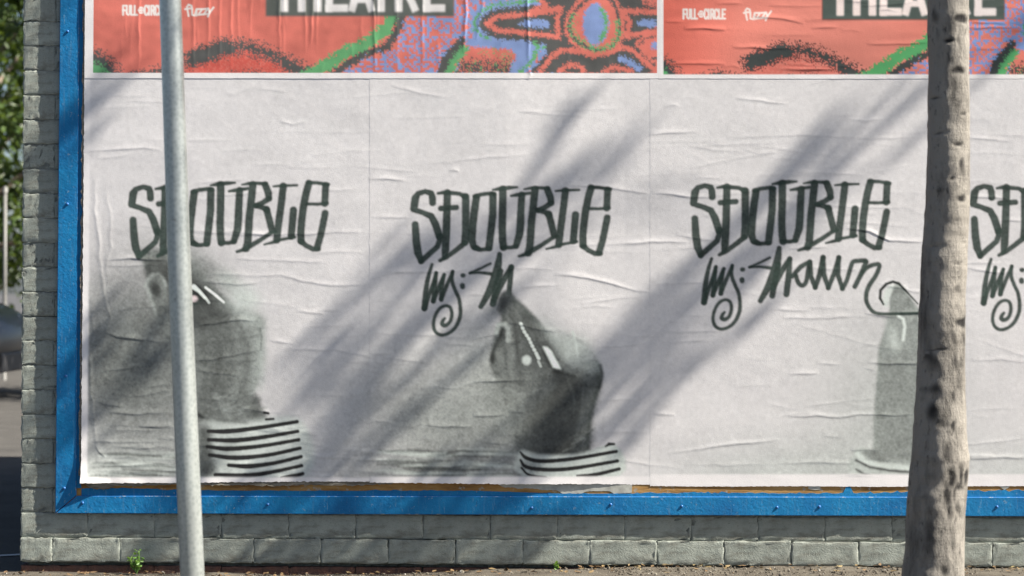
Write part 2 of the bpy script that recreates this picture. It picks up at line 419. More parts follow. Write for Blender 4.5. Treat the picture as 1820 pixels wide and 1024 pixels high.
    S.poly([(924, 800), (960, 808), (1030, 806), (1094, 790), (1100, 846), (930, 846)], g(.55), 2.5); S.blob(945, 830, 22, 22, g(.2), .6)
    for p, w in (([(925, 803), (935, 813), (962, 819), (1017, 815), (1095, 802)], [4, 7, 7.5, 7, 6]), ([(925, 817), (935, 829), (968, 834), (1017, 832), (1097, 819)], [4, 7, 7.5, 7, 6]), ([(927, 831), (940, 843), (970, 848)], 4), ([(1026, 845), (1058, 843), (1100, 833)], [4, 7, 6])):
        S.stroke(p, w, g(.05), 1.3, .95, True)
    S.stroke([(1076, 793), (1082, 789), (1091, 789)], [3, 6, 4], g(.10), 1.6); S.stroke([(1045, 806), (1060, 796), (1076, 794)], 2, g(.4), 1.6, .6)
    S.blob(905, 745, 34, 60, g(.24), .75, -12); S.blob(880, 700, 16, 34, g(.26), .6, -10)
    # ---- third hand (and its like on the fourth)
    for dx, dy in ((0, 0), (496, 1)):
        def sh(P): return [(x + dx, y + dy) for x, y in P]
        S.poly(sh([(1586, 508), (1598, 506), (1612, 522), (1632, 548), (1660, 570), (1690, 600), (1690, 850), (1560, 850), (1560, 640), (1566, 605), (1574, 585), (1580, 556), (1580, 530)]), g(.30), 2.5)
        S.poly(sh([(1568, 540), (1572, 515), (1586, 506), (1588, 512), (1580, 532), (1578, 545)]), g(.62), 2.5, .9); S.poly(sh([(1585, 508), (1588, 510), (1581, 530), (1580, 556), (1600, 556), (1625, 545), (1605, 515)]), g(.27), 1.5, .8)
        S.stroke(sh([(1569, 541), (1563, 530), (1564, 516), (1574, 505), (1586, 501), (1596, 504), (1606, 514), (1617, 526), (1630, 540)]), [3, 5, 5, 5, 5, 5, 4, 3, 2], INK, 1.5, .85)
        S.poly(sh([(1575, 562), (1600, 562), (1612, 600), (1600, 625), (1575, 640), (1562, 640), (1570, 600)]), g(.36), 4, .8)
        S.stroke(sh([(1596, 562), (1604, 567), (1607, 580), (1604, 604)]), 5.5, g(.66), 2); S.blob(1587 + dx, 606 + dy, 11, 20, g(.56), .9, -15); S.stroke(sh([(1633, 566), (1636, 580)]), 5, g(.7), 2); S.stroke(sh([(1634, 620), (1632, 640)]), 4, g(.6), 2)
        S.poly(sh([(1560, 640), (1690, 640), (1690, 850), (1556, 850)]), g(.255), 5, .6)
        S.poly(sh([(1520, 800), (1545, 798), (1560, 815), (1690, 830), (1690, 848), (1520, 846)]), g(.46), 3, .95); S.poly(sh([(1530, 802), (1555, 799), (1570, 812), (1580, 822), (1545, 815)]), g(.22), 3, .9)
        S.stroke(sh([(1523, 806), (1535, 820), (1560, 826), (1630, 834), (1690, 838)]), 9, g(.58), 2.5, .9); S.stroke(sh([(1521, 818), (1545, 830), (1580, 836), (1620, 839), (1690, 842)]), 4.5, g(.19), 2); S.stroke(sh([(1521, 834), (1534, 842), (1550, 846)]), 4, g(.2), 2)
    # ---- hand creases, then a crisper print
    for P, w_, t_, o_ in (([(300, 600), (350, 612), (410, 606), (462, 596)], 2.2, .08, .55), ([(345, 640), (400, 648), (455, 640)], 1.8, .09, .5), ([(360, 690), (410, 700), (450, 694)], 1.8, .08, .55), ([(372, 722), (415, 728), (455, 720)], 1.6, .40, .5), ([(330, 560), (342, 600), (338, 650)], 2, .09, .5), ([(905, 556), (916, 585), (920, 625)], 2.2, .05, .7), ([(930, 560), (948, 590), (964, 624), (976, 650)], 2.2, .06, .6), ([(896, 600), (898, 640), (904, 672)], 2, .07, .6), ([(880, 660), (900, 676), (930, 684)], 2, .08, .6), ([(900, 690), (930, 700), (962, 690)], 1.8, .34, .5), ([(1005, 668), (1018, 700), (1020, 740)], 2.2, .15, .5), ([(1036, 690), (1034, 730), (1026, 770)], 2, .2, .5), ([(1060, 640), (1052, 628), (1040, 622)], 2.2, .2, .6), ([(1022, 612), (1036, 616), (1050, 630)], 2.4, .62, .6)):
        S.stroke(P, w_ * 1.5, g(t_), 3.2, o_ * .62, True)
    S.a = np.clip(S.a + .35 * (S.a - blur(S.a, 7)) + .12 * (S.a - blur(S.a, 2)), .02, .82).astype(np.float32)
    # ---- lettering
    for dx, dy, n in ((-500, -8, 0), (0, 0, 1), (496, -10.5, 2), (992, -9.5, 2)):
        L = list(TITLE)
        if n: L += BY
        if n == 1: L += SH
        if n == 2: L += AWN
        for p, w in L:
            S.stroke([(x + dx, y + dy) for x, y in p], np.asarray(w) * 1.09, INK, 1.5, .96, len(p) > 3 and not (p in TSET))
    # the second pen hides behind the fingertips
    S.poly([(890, 523), (905, 519), (918, 532), (930, 545), (925, 560), (895, 560), (886, 545)], g(.14), 4, .85)
    S.poly([(891, 530), (903, 524), (900, 545), (889, 552)], g(.05), 3, .8)
    # the print's own unevenness
    n = fft_noise(CH, CW, 5, 11) * .045 + fft_noise(CH, CW, 28, 12) * .04 + fft_noise(CH, CW, 2.2, 14, 1.0) * .075
    dk = np.clip(1.25 - S.a[..., :1] / .6,   .22, 1)
    S.a *= 1 + n[..., None] * dk * 1.6
    # white margins
    for (x0, x1, y0, y1) in ((0, 163, 100, 900), (0, 2200, 60, 142), (0, 660, 848, 900), (660, 1156, 846.5, 900), (1156, 2200, 843, 900)):
        S.poly([(x0, y0), (x1, y0), (x1 - (6 if x1 == 163 else 0), y1), (x0, y1)], PAPER, 1.0)
    return S.a

def upper_sheet():
    """bright pixelled print: fields on 3.7 px cells"""
    c = 2.0
    W_, H_ = int(1010 / c), int(200 / c)
    X, Y = np.meshgrid(168 + (np.arange(W_) + .5) * c, -62 + (np.arange(H_) + .5) * c)
    r = np.random.default_rng(5)
    jr = np.random.default_rng(6); X0_, Y0_ = X, Y; X = X + jr.normal(0, 1.7, X.shape); Y = Y + jr.normal(0, 1.7, X.shape)
    R = lambda: r.random(X.shape)
    def RC():                       # coarser cells, two by two
        q = r.random((H_ // 2 + 1, W_ // 2 + 1)); return np.repeat(np.repeat(q, 2, 0), 2, 1)[:H_, :W_]
    RED, RED2, GRN, BLU, DRK = (.66, .150, .108), (.62, .075, .050), (.085, .36, .13), (.19, .30, .58), (.045, .056, .055)
    A = np.zeros(X.shape + (3,)); A[:] = RED
    def pd(pts):
        D = np.full(X.shape, 1e6); pts = np.asarray(pts, float)
        for a, b in zip(pts[:-1], pts[1:]):
            ab = b - a; t = np.clip(((X - a[0]) * ab[0] + (Y - a[1]) * ab[1]) / max(ab @ ab, 1e-9), 0, 1)
            D = np.minimum(D, np.hypot(X - a[0] - t * ab[0], Y - a[1] - t * ab[1]))
        return D
    def inside(pts):
        m = np.zeros(X.shape, bool); n = len(pts)
        for i in range(n):
            (xa, ya), (xb, yb) = pts[i], pts[(i + 1) % n]
            if ya != yb: m ^= ((ya > Y) != (yb > Y)) & (X < (xb - xa) * (Y - ya) / (yb - ya) + xa)
        return m
    def sd(pts):
        d = pd(list(pts) + [pts[0]]); return np.where(inside(pts), -d, d)
    def dith(D, half, soft): return (R() if soft > 12 else RC()) < np.clip(.5 - (D - half) / soft, 0, 1)
    Cc = lambda P: [(760 + x / 3.64, y / 3.64) for x, y in P]
    # left: arches in red
    d = np.hypot(X - 160, (Y - 150)); A[dith(d, 58, 22)] = DRK; A[dith(d, 40, 12)] = GRN
    arch = [(338, 108), (362, 96), (400, 84), (440, 86), (480, 98), (520, 116), (548, 131)]
    A[inside([(330, 131), (345, 105), (400, 90), (445, 92), (490, 108), (530, 131)]) & (R() < .7)] = RED2
    A[dith(pd(arch), 10, 22)] = DRK; A[dith(pd([(348, 106), (372, 97), (405, 88)]), 13, 14)] = DRK; A[dith(pd([(510, 118), (545, 134)]), 8, 14)] = DRK
    A[dith(pd([(240, 140), (285, 128), (330, 140)]), 7, 18)] = DRK; A[dith(pd([(400, 140), (450, 132), (500, 142)]), 3, 18)] = DRK
    # purple dither field
    fld = inside([(590, 140), (640, 105), (700, 84), (714, 30), (714, -70), (1000, -70), (1000, 140)])
    A[fld] = RED
    A[fld & (RC() < np.clip(.48 + (X - 790) / 900 + (Y - 70) / 700, 0, 1))] = BLU
    gl = [(545, 138), (585, 116), (618, 95), (655, 78), (688, 52), (702, 20), (706, -60)]; A[dith(pd(gl), 11, 8)] = GRN
    dl = [(588, 138), (622, 114), (650, 98), (688, 86), (704, 62), (716, 28), (722, -60)]; A[dith(pd(dl), 6, 5)] = DRK
    # the big eye-like figure
    right = X > 828
    tear = Cc([(385, 160), (450, 118), (700, 92), (862, 62), (838, 150), (852, 246), (700, 226), (450, 202)])
    tear2 = Cc([(1255, 75), (1480, 80), (1560, 130), (1480, 205), (1290, 240), (1310, 150)])
    s1 = sd(tear)
    blue = dith(s1, 30, 5) & (X > 800); A[blue] = BLU
    A[dith(np.abs(s1 - 22), 2.5, 3) & (X < 980)] = GRN
    lowblue = inside(Cc([(250, 260), (420, 260), (650, 270), (760, 250), (740, 330), (640, 480), (520, 480), (560, 380), (520, 330), (280, 310)])); A[lowblue] = BLU
    blob = inside(Cc([(180, 480), (240, 350), (290, 310), (540, 325), (575, 365), (525, 480)])); A[blob] = RED
    A[blob & (R() < np.clip((Y - 100) / 28, 0, .75))] = DRK; A[blob & (R() < .10)] = GRN
    A[dith(pd(Cc([(135, 480), (165, 410), (235, 330)])), 8, 5)] = GRN; A[dith(pd(Cc([(90, 480), (125, 380), (225, 270)])), 7, 4)] = DRK
    A[dith(pd(Cc([(600, 480), (690, 380), (715, 300), (660, 255)])), 3.2, 4)] = GRN
    dark = inside(Cc([(740, 0), (1480, 0), (1480, 480), (660, 480), (770, 360), (760, 270), (840, 200), (850, 100), (720, 70)])) | (inside(Cc([(690, -240), (1480, -240), (1480, 20), (720, 20)])))
    A[dark] = DRK
    A[dith(s1, 15, 4) & (s1 > 0)] = DRK
    A[dith(pd(Cc([(720, 0), (770, 40), (690, 75)])), 4, 4)] = RED
    A[inside(tear)] = DRK; A[np.abs(s1) < 4.4] = RED
    A[inside(Cc([(580, 160), (640, 138), (770, 135), (790, 160), (770, 188), (640, 180)]))] = BLU
    s2 = sd(tear2); A[s2 < 0] = DRK; A[np.abs(s2) < 4.8] = RED; A[inside(Cc([(1345, 155), (1400, 130), (1480, 130), (1480, 182), (1400, 178)]))] = BLU
    q = np.hypot((X - 760 - 1090 / 3.64) / (150 / 3.64), (Y - 160 / 3.64) / (165 / 3.64)); th = np.arctan2(Y - 44, X - 1059)
    q2 = q * (1 + .07 * np.cos(3 * th + .6))
    A[np.abs(q2 - 1.22) < .07] = RED; A[q2 < 1.0] = RED; A[(np.abs(q2 - .98) < .16) & (R() < .35) & (np.cos(th - 2.6) > .5)] = GRN; A[(np.abs(q2 - 1.0) < .14) & (np.cos(th - .75) > .55) & (R() < .6)] = GRN
    q3 = np.hypot((X - 1059) / (84 / 3.64), (Y - 44) / (135 / 3.64)); A[q3 < 1.0] = BLU; A[(np.abs(q3 - .8) < .13) & (np.cos(th) > .25)] = GRN
    A[(pd(Cc([(730, 470), (800, 372), (870, 328), (960, 335), (1080, 365), (1180, 340), (1260, 312), (1330, 330), (1400, 400), (1475, 465)])) < 4.6)] = RED
    A[pd(Cc([(850, 465), (930, 418), (1000, 440), (1010, 470)])) < 4.4] = RED; A[pd(Cc([(1145, 465), (1220, 438), (1310, 460)])) < 4.4] = RED
    A[pd(Cc([(1250, 385), (1300, 405), (1370, 450)])) < 5.5] = BLU
    A[inside(Cc([(1370, 300), (1410, 260), (1490, 240), (1490, 370), (1430, 380)]))] = RED; A[inside(Cc([(1440, 290), (1490, 270), (1490, 330), (1460, 330)]))] = BLU
    A[np.abs(sd(Cc([(1350, 280), (1410, 240), (1500, 225), (1500, 420), (1420, 380)]))) < 2.2] = RED
    A[inside(Cc([(1360, -20), (1490, -20), (1490, 60), (1400, 40)])) & (R() < .8)] = RED
    # as pixels
    S = Sheet(CW, 220, (.70, .098, .060))
    xs = np.clip(((np.arange(CW) - 168) / c).astype(int), 0, W_ - 1); ys = np.clip(((np.arange(220) - VOFF + 62) / c).astype(int), 0, H_ - 1)
    S.a = A[ys][:, xs].astype(np.float32)
    S.h = 220
    soft = blur(S.a, 1.0) * .4 + S.a * .6
    S.a = soft.astype(np.float32)
    # wash of the red
    # lettering
    S.poly([(474, -62), (808, -62), (808, 31), (474, 31)], (.062, .085, .075), .8)
    WH = (.80, .79, .77); w = 12.5
    def st(*P, wd=w):
        for (xa, ya), (xb, yb) in zip(P[:-1], P[1:]):
            L = math.hypot(xb - xa, yb - ya); ux, uy = (xb - xa) / L, (yb - ya) / L; e = 0.0 if abs(ux) < .05 else wd * .5 * (abs(uy) < .05)
            e2 = wd * .5; xa_, ya_, xb_, yb_ = xa - ux * e2, ya - uy * e2, xb + ux * e2, yb + uy * e2; nx, ny = -uy * wd / 2, ux * wd / 2
            S.poly([(xa_ + nx, ya_ + ny), (xb_ + nx, yb_ + ny), (xb_ - nx, yb_ - ny), (xa_ - nx, ya_ - ny)], WH, .7)
    top, base = -44, 16
    st((488, top), (527, top)); st((507, top), (507, base)); st((537, top), (537, base)); st((566, top), (566, base)); st((537, -14), (566, -14))
    st((586, top), (586, base)); st((586, top), (612, top)); st((586, -14), (610, -14)); st((586, base), (613, base))
    st((627, base), (643, top)); st((643, top), (660, base)); st((633, 2), (654, 2), wd=10)
    st((660, top), (696, top)); st((678, top), (678, base)); st((709, top), (709, base)); st((709, top), (728, top), (736, -38), (737, -26), (728, -16), (709, -15)); st((724, -14), (737, base))
    st((759, top), (759, base)); st((759, top), (784, top)); st((759, -14), (782, -14)); st((759, base), (785, base))
    def ch(x, y, P, wd=3.0): S.stroke([(x + a, y + b) for a, b in P], wd, (.78, .76, .72), .9)
    x = 221; y = 12
    gl_ = {'F': [[(0, 16), (0, 0), (5, 0)], [(0, 8), (4, 8)]], 'U': [[(0, 0), (0, 14), (2.5, 16), (5, 14), (5, 0)]], 'L': [[(0, 0), (0, 16), (4.5, 16)]], 'O': [[(3, 3), (0, 8), (3, 13), (7, 13), (10, 8), (7, 3), (3, 3)], [(0, 8), (10, 8)], [(5, 3), (5, 13)]],
           'C': [[(5, 3), (4, 0), (1.5, 0), (0, 3), (0, 13), (1.5, 16), (4, 16), (5, 13)]], 'I': [[(0, 0), (0, 16)]], 'R': [[(0, 16), (0, 0), (4, 0), (5, 3), (5, 6), (4, 8), (0, 8)], [(3, 8), (5.4, 16)]], 'E': [[(5, 0), (0, 0), (0, 16), (5, 16)], [(0, 8), (4, 8)]]}
    for chx, adv in zip("FULLOCIRCLE", (6.6, 7.6, 6.2, 6.6, 11.4, 7.4, 4.1, 7.4, 7.4, 6.4, 6)):
        for P in gl_[chx]: ch(x, y, P, 3.3 if chx != 'O' else 2.0)
        x += adv
    for P in ([(337, 30), (334, 14), (337, 10), (342, 12), (343, 18)], [(331, 18), (342, 16)], [(343, 18), (343, 28), (348, 29), (351, 18), (351, 29)], [(353, 18), (361, 18), (354, 28), (363, 27)], [(363, 18), (371, 17), (364, 27), (372, 26)], [(372, 17), (374, 24), (381, 15)], [(374, 24), (371, 31)]):
        S.stroke(P, 3.2, (.78, .76, .72), .9)
    return S.a
# ------------------------------------------------------------------ materials of the place
def paint_brick_mat():
    M = Mat("grey_painted_brick")
    c1 = M.ramp(M.noise(14, 6, .6), [(.3, (.225, .255, .225)), (.7, (.32, .35, .305))])
    speck = M.ramp(M.noise(220, 3, .6), [(.30, .62), (.42, 1.0)])
    M.color(M.mix(1.0, M.mix(M.ramp(M.noise(5, 5, .6, M.map((1, 1, .4))), [(.55, 0.0), (.75, .40)]), c1, (.28, .27, .22)), speck, 'MULTIPLY'))
    rnd = M.N.new("ShaderNodeObjectInfo").outputs["Random"]
    pre = M.b.inputs["Base Color"].links[0].from_socket
    c = M.mix(1.0, pre, M.ramp(rnd, [(0.0, .88), (1.0, 1.06)]), 'MULTIPLY')
    grime = M.ramp(M.noise(2.6, 8, .74, M.map((1, 1, 1), "Generated")), [(.46, 0.0), (.64, .7)])
    M.color(M.mix(grime, c, (.13, .125, .10)))
    h = M.mix(.35, M.noise(38, 7, .7), M.noise(260, 4, .65))
    M.bump(h, .75, .006)
    return M.set(Roughness=.85)
def mortar_mat():
    M = Mat("painted_mortar")
    M.color(M.ramp(M.noise(60, 5), [(.3, (.08, .09, .08)), (.7, (.20, .22, .195))]))
    M.bump(M.noise(150, 5, .7), .9, .006)
    return M.set(Roughness=.9)
def red_brick_mat():
    M = Mat("old_red_brick")
    M.color(M.ramp(M.noise(26, 6, .7), [(.25, (.05, .04, .035)), (.45, (.11, .06, .045)), (.62, (.19, .085, .055)), (.8, (.22, .20, .17))]))
    M.bump(M.noise(90, 6, .7), .9, .008)
    return M.set(Roughness=.92)
def blue_mat():
    M = Mat("blue_gloss_paint")
    base = M.ramp(M.noise(7, 5, .6), [(.3, (.004, .135, .34)), (.7, (.008, .20, .43))])
    v = M.noise(22, 7, .72, M.map((6, 1, 1)))
    chip = M.ramp(v, [(.60, 0.0), (.66, .7)])
    chips2 = M.ramp(M.noise(70, 6, .75), [(.625, 0.0), (.68, .8)])
    c = M.mix(chip, base, (.12, .26, .40))
    c = M.mix(chips2, c, (.22, .30, .36))
    c = M.mix(M.ramp(M.noise(48, 6, .7, M.map((3, 1, .5))), [(.66, 0.0), (.71, .8)]), c, (.012, .03, .06))
    drip = M.ramp(M.noise(9, 6, .7, M.map((9, 1, .6))), [(.56, 0.0), (.72, .45)])
    c = M.mix(drip, c, (.10, .22, .34))
    c = M.mix(M.ramp(M.noise(4.5, 6, .7), [(.50, 0.0), (.75, .5)]), c, (.006, .06, .20))
    M.color(c); M.bump(M.noise(60, 6, .7), .5, .004)
    return M.set(Roughness=.62, Specular_IOR_Level=.25)
def print_mat():
    M = Mat("pasted_poster_paper")
    p = M.attr("print")
    f = M.ramp(M.noise(420, 3, .7), [(.25, .90), (.75, 1.06)])
    d = M.ramp(M.noise(6, 6, .65), [(.3, .955), (.7, 1.02)])
    M.color(M.mix(1.0, M.mix(1.0, p, f, 'MULTIPLY'), d, 'MULTIPLY'))
    M.bump(M.noise(330, 4, .65), .35, .0016)
    return M.set(Roughness=.72, Specular_IOR_Level=.25)
def layers_mat():
    M = Mat("old_paper_layers")
    a = M.noise(30, 6, .7, M.map((.6, 1, 5)))
    M.color(M.ramp(a, [(.25, (.10, .085, .06)), (.42, (.30, .28, .23)), (.58, (.16, .14, .10)), (.75, (.50, .48, .42))]))
    M.bump(M.noise(60, 6, .7, M.map((.5, 1, 8))), 1.0, .006)
    return M.set(Roughness=.9)
def board_mat():
    M = Mat("weathered_ply")
    c = M.ramp(M.noise(12, 6, .65, M.map((.5, 1, 3))), [(.28, (.13, .06, .018)), (.5, (.33, .18, .052)), (.72, (.46, .29, .11))])
    M.color(M.mix(M.ramp(M.noise(38, 5, .6), [(.60, 0.0), (.66, .8)]), c, (.34, .32, .27)))
    M.bump(M.noise(60, 5, .6, M.map((.3, 1, 4))), .6, .003)
    return M.set(Roughness=.85)
def ground_mat(name, cols, scale=8.0, bump=.6):
    M = Mat(name)
    a = M.ramp(M.noise(scale, 8, .65), [(.28, cols[0]), (.5, cols[1]), (.74, cols[2])])
    s = M.ramp(M.noise(scale * 26, 4, .7), [(.3, .66), (.7, 1.28)])
    M.color(M.mix(1.0, a, s, 'MULTIPLY')); M.bump(M.noise(scale * 20, 6, .7), bump, .012)
    return M.set(Roughness=.93)
def bark_mat(name, base, dark, lines=1.0):
    M = Mat(name)
    a = M.ramp(M.noise(9, 7, .65, M.map((1, 1, .35))), [(.33, tuple(c * .33 for c in base)), (.5, base), (.75, tuple(min(1, c * 1.15) for c in base))])
    ring = M.noise(11, 5, .65, M.map((.35, .35, 5.5)), .4)
    a = M.mix(M.ramp(ring, [(.64, 0.0), (.74, .40 * lines)]), a, dark)
    fleck = M.noise(55, 5, .7, M.map((1, 1, .45)))
    a = M.mix(M.ramp(fleck, [(.57, 0.0), (.68, .7)]), a, dark)
    sc = M.attr("scar", "Fac")
    a = M.mix(sc, a, tuple(c * .4 for c in dark))
    M.color(a)
    M.bump(M.mix(.8, ring, M.noise(60, 7, .72, M.map((1, 1, .35)))), 1.0, .012)
    return M.set(Roughness=.9)
def leaf_mat(name, c1, c2, c3):
    M = Mat(name)
    oi = M.noise(3.1, 2); M.color(M.ramp(M.noise(11, 4, .6), [(.3, c1), (.5, c2), (.72, c3)]))
    M.b.inputs["Transmission Weight"].default_value = 0.0
    t = M.N.new("ShaderNodeBsdfTranslucent"); t.inputs[0].default_value = (c3[0] * 1.5, c3[1] * 1.5, c3[2], 1)
    mx = M.N.new("ShaderNodeMixShader"); mx.inputs[0].default_value = .28
    M.L.new(M.b.outputs[0], mx.inputs[1]); M.L.new(t.outputs[0], mx.inputs[2]); M.L.new(mx.outputs[0], M.N["Material Output"].inputs[0])
    return M.set(Roughness=.5)
def galv_mat():
    M = Mat("galvanised_steel")
    v = M.N.new("ShaderNodeTexVoronoi"); v.inputs["Scale"].default_value = 95
    M.L.new(M.co.outputs["Object"], v.inputs["Vector"])
    c = M.ramp(v.outputs["Distance"], [(.1, (.33, .365, .35)), (.7, (.43, .465, .445))])
    st = M.ramp(M.noise(16, 6, .65, M.map((1.5, 1.5, .12))), [(.35, .80), (.62, 1.06)])
    c = M.mix(1.0, c, st, 'MULTIPLY')
    M.color(M.mix(M.ramp(M.noise(24, 6, .7), [(.665, 0.0), (.72, .55)]), c, (.15, .13, .10)))
    M.bump(M.noise(40, 4), .12, .002)
    return M.set(Roughness=.36, Metallic=.55)

M_BRICK, M_MORTAR, M_RED, M_BLUE = paint_brick_mat(), mortar_mat(), red_brick_mat(), blue_mat()
M_PRINT, M_LAYERS, M_BOARD, M_GALV = print_mat(), layers_mat(), board_mat(), galv_mat()
M_ASPHALT = ground_mat("asphalt", [(.035, .036, .04), (.055, .056, .058), (.085, .083, .08)], 6)
M_SIDE = ground_mat("worn_concrete", [(.036, .034, .03), (.055, .052, .046), (.078, .074, .066)], 3)
M_PATH = ground_mat("gritty_path", [(.055, .044, .032), (.105, .09, .066), (.165, .15, .115)], 9, .9)
M_BARK = bark_mat("pale_bark", (.24, .225, .195), (.022, .020, .018))
M_BARK2 = bark_mat("brown_bark", (.20, .16, .12), (.05, .04, .03), .5)
M_LEAF = leaf_mat("street_tree_leaf", (.035, .075, .018), (.06, .115, .025), (.105, .16, .035))
M_LEAF2 = leaf_mat("far_tree_leaf", (.016, .036, .008), (.036, .072, .012), (.09, .13, .022))

# ------------------------------------------------------------------ ground
def gz(x):
    t = np.clip((np.asarray(x, float) + .75) / 1.5, 0, 1)
    return -0.078 + 0.036 * t * t * (3 - 2 * t)
def sheet(name, xs, ys, zoff, mat, rough=0.0, seed=1):
    X, Y = np.meshgrid(xs, ys)
    Z = gz(X) + zoff
    if rough:
        Z = Z + rough * (fft_noise(len(ys), len(xs), 5, seed) + .6 * fft_noise(len(ys), len(xs), 2, seed + 1))
    n, m = X.shape
    i = np.arange(n * m).reshape(n, m)
    F = np.stack([i[:-1, :-1], i[:-1, 1:], i[1:, 1:], i[1:, :-1]], -1).reshape(-1, 4)
    return link(name, mesh_np(name, np.stack([X, Y, Z], -1).reshape(-1, 3), F), mat)
kind(sheet("ground", np.concatenate([[-250, -80, -30], np.linspace(-8, 8, 40), [30, 80, 250]]), np.array([-250, -60, -8, 0, 8, 30, 80, 250.]), -.02, M_ASPHALT), "structure")
kind(sheet("footpath", np.linspace(-1.95, 7, 260), np.linspace(-3.4, .05, 110), .0, M_PATH, .0035, 31), "structure")
kind(sheet("side_lane", np.linspace(-14, -1.2, 30), np.linspace(-3.4, 40, 40), -.012, M_SIDE), "structure")
# a painted line on the lane beside the wall's corner
bm = bmesh.new()
p = W(10, 972, 0); zl = float(gz(-3)) - .012
vs = [bm.verts.new(v) for v in ((-2.35, .32, zl + .004), (-1.80, .62, zl + .004), (-1.80, .67, zl + .004), (-2.38, .36, zl + .004))]
bm.faces.new(vs)
kind(bm_obj("lane_marking", bm, simple("road_paint", (.55, .55, .54), .7)), "structure")

# ------------------------------------------------------------------ brick building
X_L = float(uv_to_xz(39.5, 500)[0])
COURSE = 43.65 * PX
Z_REF = CAM_Z - (446.5) * PX         # top of the lowest painted course
wall = thing("brick_building", "grey painted brick building carrying the blue framed billboard", "building", (X_L, 0, -.09))
bm = bmesh.new()
box_bm(bm, X_L + .004, 5.2, .0022, 4.5, Z_REF - COURSE - .003, 4.3); box_bm(bm, X_L + .02, 5.19, .03, 4.49, -.35, Z_REF - COURSE - .002)
keep(bm_obj("mortar_wall", bm, M_MORTAR), wall)
bm = bmesh.new(); box_bm(bm, X_L - .03, 5.25, -.03, 4.55, 4.3, 4.42, .01)
keep(bm_obj("coping", bm, simple("coping_concrete", (.32, .32, .30), .9)), wall)
def brick_mesh(L, H, seed, chip=1.0):
    """front face a bumpy grid with rounded arrises, a flat back; origin at its left lower front corner"""
    r = np.random.default_rng(seed)
    us = np.array([0, .012, .05, .09, .13, .17, .21, .25]) / .262 * L; us = np.concatenate([[0, .003, .009], np.linspace(.022, L - .022, 9), [L - .009, L - .003, L]])
    vs_ = np.array([0, .003, .009, .022, .036, .05, .064, H - .009, H - .003, H])
    U, V = np.meshgrid(us, vs_)
    edge = np.minimum(np.minimum(U, L - U), np.minimum(V, H - V))
    rnd = .009 - np.sqrt(np.maximum(0, .009 ** 2 - (.009 - np.minimum(edge, .009)) ** 2))
    Y = rnd * .09 + r.normal(0, .0008, U.shape) * (edge > .001) + r.random() * .001
    Y += (r.random(U.shape) < .05 * chip) * (edge < .01) * r.uniform(.001, .005, U.shape)
    U = U + r.normal(0, .0016, U.shape); V = V + r.normal(0, .0017, V.shape)
    n, m = U.shape; P = np.stack([U, Y, V], -1).reshape(-1, 3); i = np.arange(n * m).reshape(n, m)
    F = [tuple(q) for q in np.stack([i[:-1, :-1], i[:-1, 1:], i[1:, 1:], i[1:, :-1]], -1).reshape(-1, 4)]
    b = len(P); P = np.vstack([P, [(0, .09, 0), (L, .09, 0), (L, .09, H), (0, .09, H)]])
    me = bpy.data.meshes.new("brick")
    F += [(i[0, 0],) + (b,) + (b + 1,) + tuple(i[0, ::-1][:-1]), tuple(i[-1, :]) + (b + 2, b + 3), tuple(i[:, 0]) + (b + 3, b), tuple(i[::-1, -1]) + (b + 1, b + 2)]
    me.from_pydata([tuple(v) for v in P], [], [tuple(int(k) for k in f) for f in F])
    for pl in me.polygons: pl.use_smooth = len(pl.vertices) == 4
    me.update(); return me
BH = COURSE - .0034
variants = {}
def brick(x, z, L, mat, seed, dy=0.0):
    key = (round(L, 3), seed % 7, mat.name)
    if key not in variants:
        variants[key] = brick_mesh(L, BH, 100 + seed % 7 + int(L * 1000)); variants[key].materials.append(mat)
    o = bpy.data.objects.new("brick", variants[key]); COL.objects.link(o)
    o.location = (x, dy + random.uniform(-.0016, .0012), z + random.uniform(-.001, .001)); o.rotation_euler = (0, random.uniform(-.003, .003), 0)
    return keep(o, wall)
LB, LH = .236, .1125
k = 0
for c in range(-2, 37):
    zb = Z_REF - COURSE + c * COURSE
    x = X_L; full = c <= 1
    x_end = 4.6 if full else X_L + .30
    mat = M_RED if c < 0 else M_BRICK
    dy = -.007 if c == 0 else (.002 if c < 0 else 0.0)
    if c < 0: zb -= .012
    first = True
    while x < x_end:
        L = LH if (first and c % 2 == 0) else LB
        if not (c == 0 and 1585 < (x + .05) / PX + 910 < 1600):
            brick(x, zb, L, mat, k, dy)
        x += L + random.uniform(.0008, .004); k += 1; first = False
        if c == 1 and not first: pass
# ------------------------------------------------------------------ billboard: board, frame, rivets
D_BOARD, D_FRAME = .0105, .0185
board = thing("billboard", "large billboard with a chipped blue painted frame on the brick wall", "billboard", (0, 0, .10))
bx0, bz0 = uv_to_xz(118, 896); bx1, bz1 = uv_to_xz(2190, -600)
def strip_poly(name, front, depth, back, mat, parent, smooth=False):
    """a flat outline (photograph pixels) as a slab: front face `depth` metres before the wall, back at `back`"""
    bm = bmesh.new()
    fv = [bm.verts.new(W(px, py) * 1.0 + Vector((0, -depth, 0))) for px, py in front]
    bv = [bm.verts.new(W(px, py) + Vector((0, -back, 0))) for px, py in front]
    bm.faces.new(fv); bm.faces.new(bv[::-1])
    n = len(fv)
    for i in range(n): bm.faces.new((fv[i], bv[i], bv[(i + 1) % n], fv[(i + 1) % n]))
    bmesh.ops.triangulate(bm, faces=[f for f in bm.faces if len(f.verts) > 4])
    return keep(bm_obj(name, bm, mat, None, smooth), parent)
strip_poly("backing_board", [(118, 897), (2200, 903), (2200, -620), (122, -620)], D_BOARD, .001, M_BOARD, board)
OL = lambda y: 108.5 - .0094 * y             # outer edge of the left member
IL = lambda y: 142.5 - .0066 * y
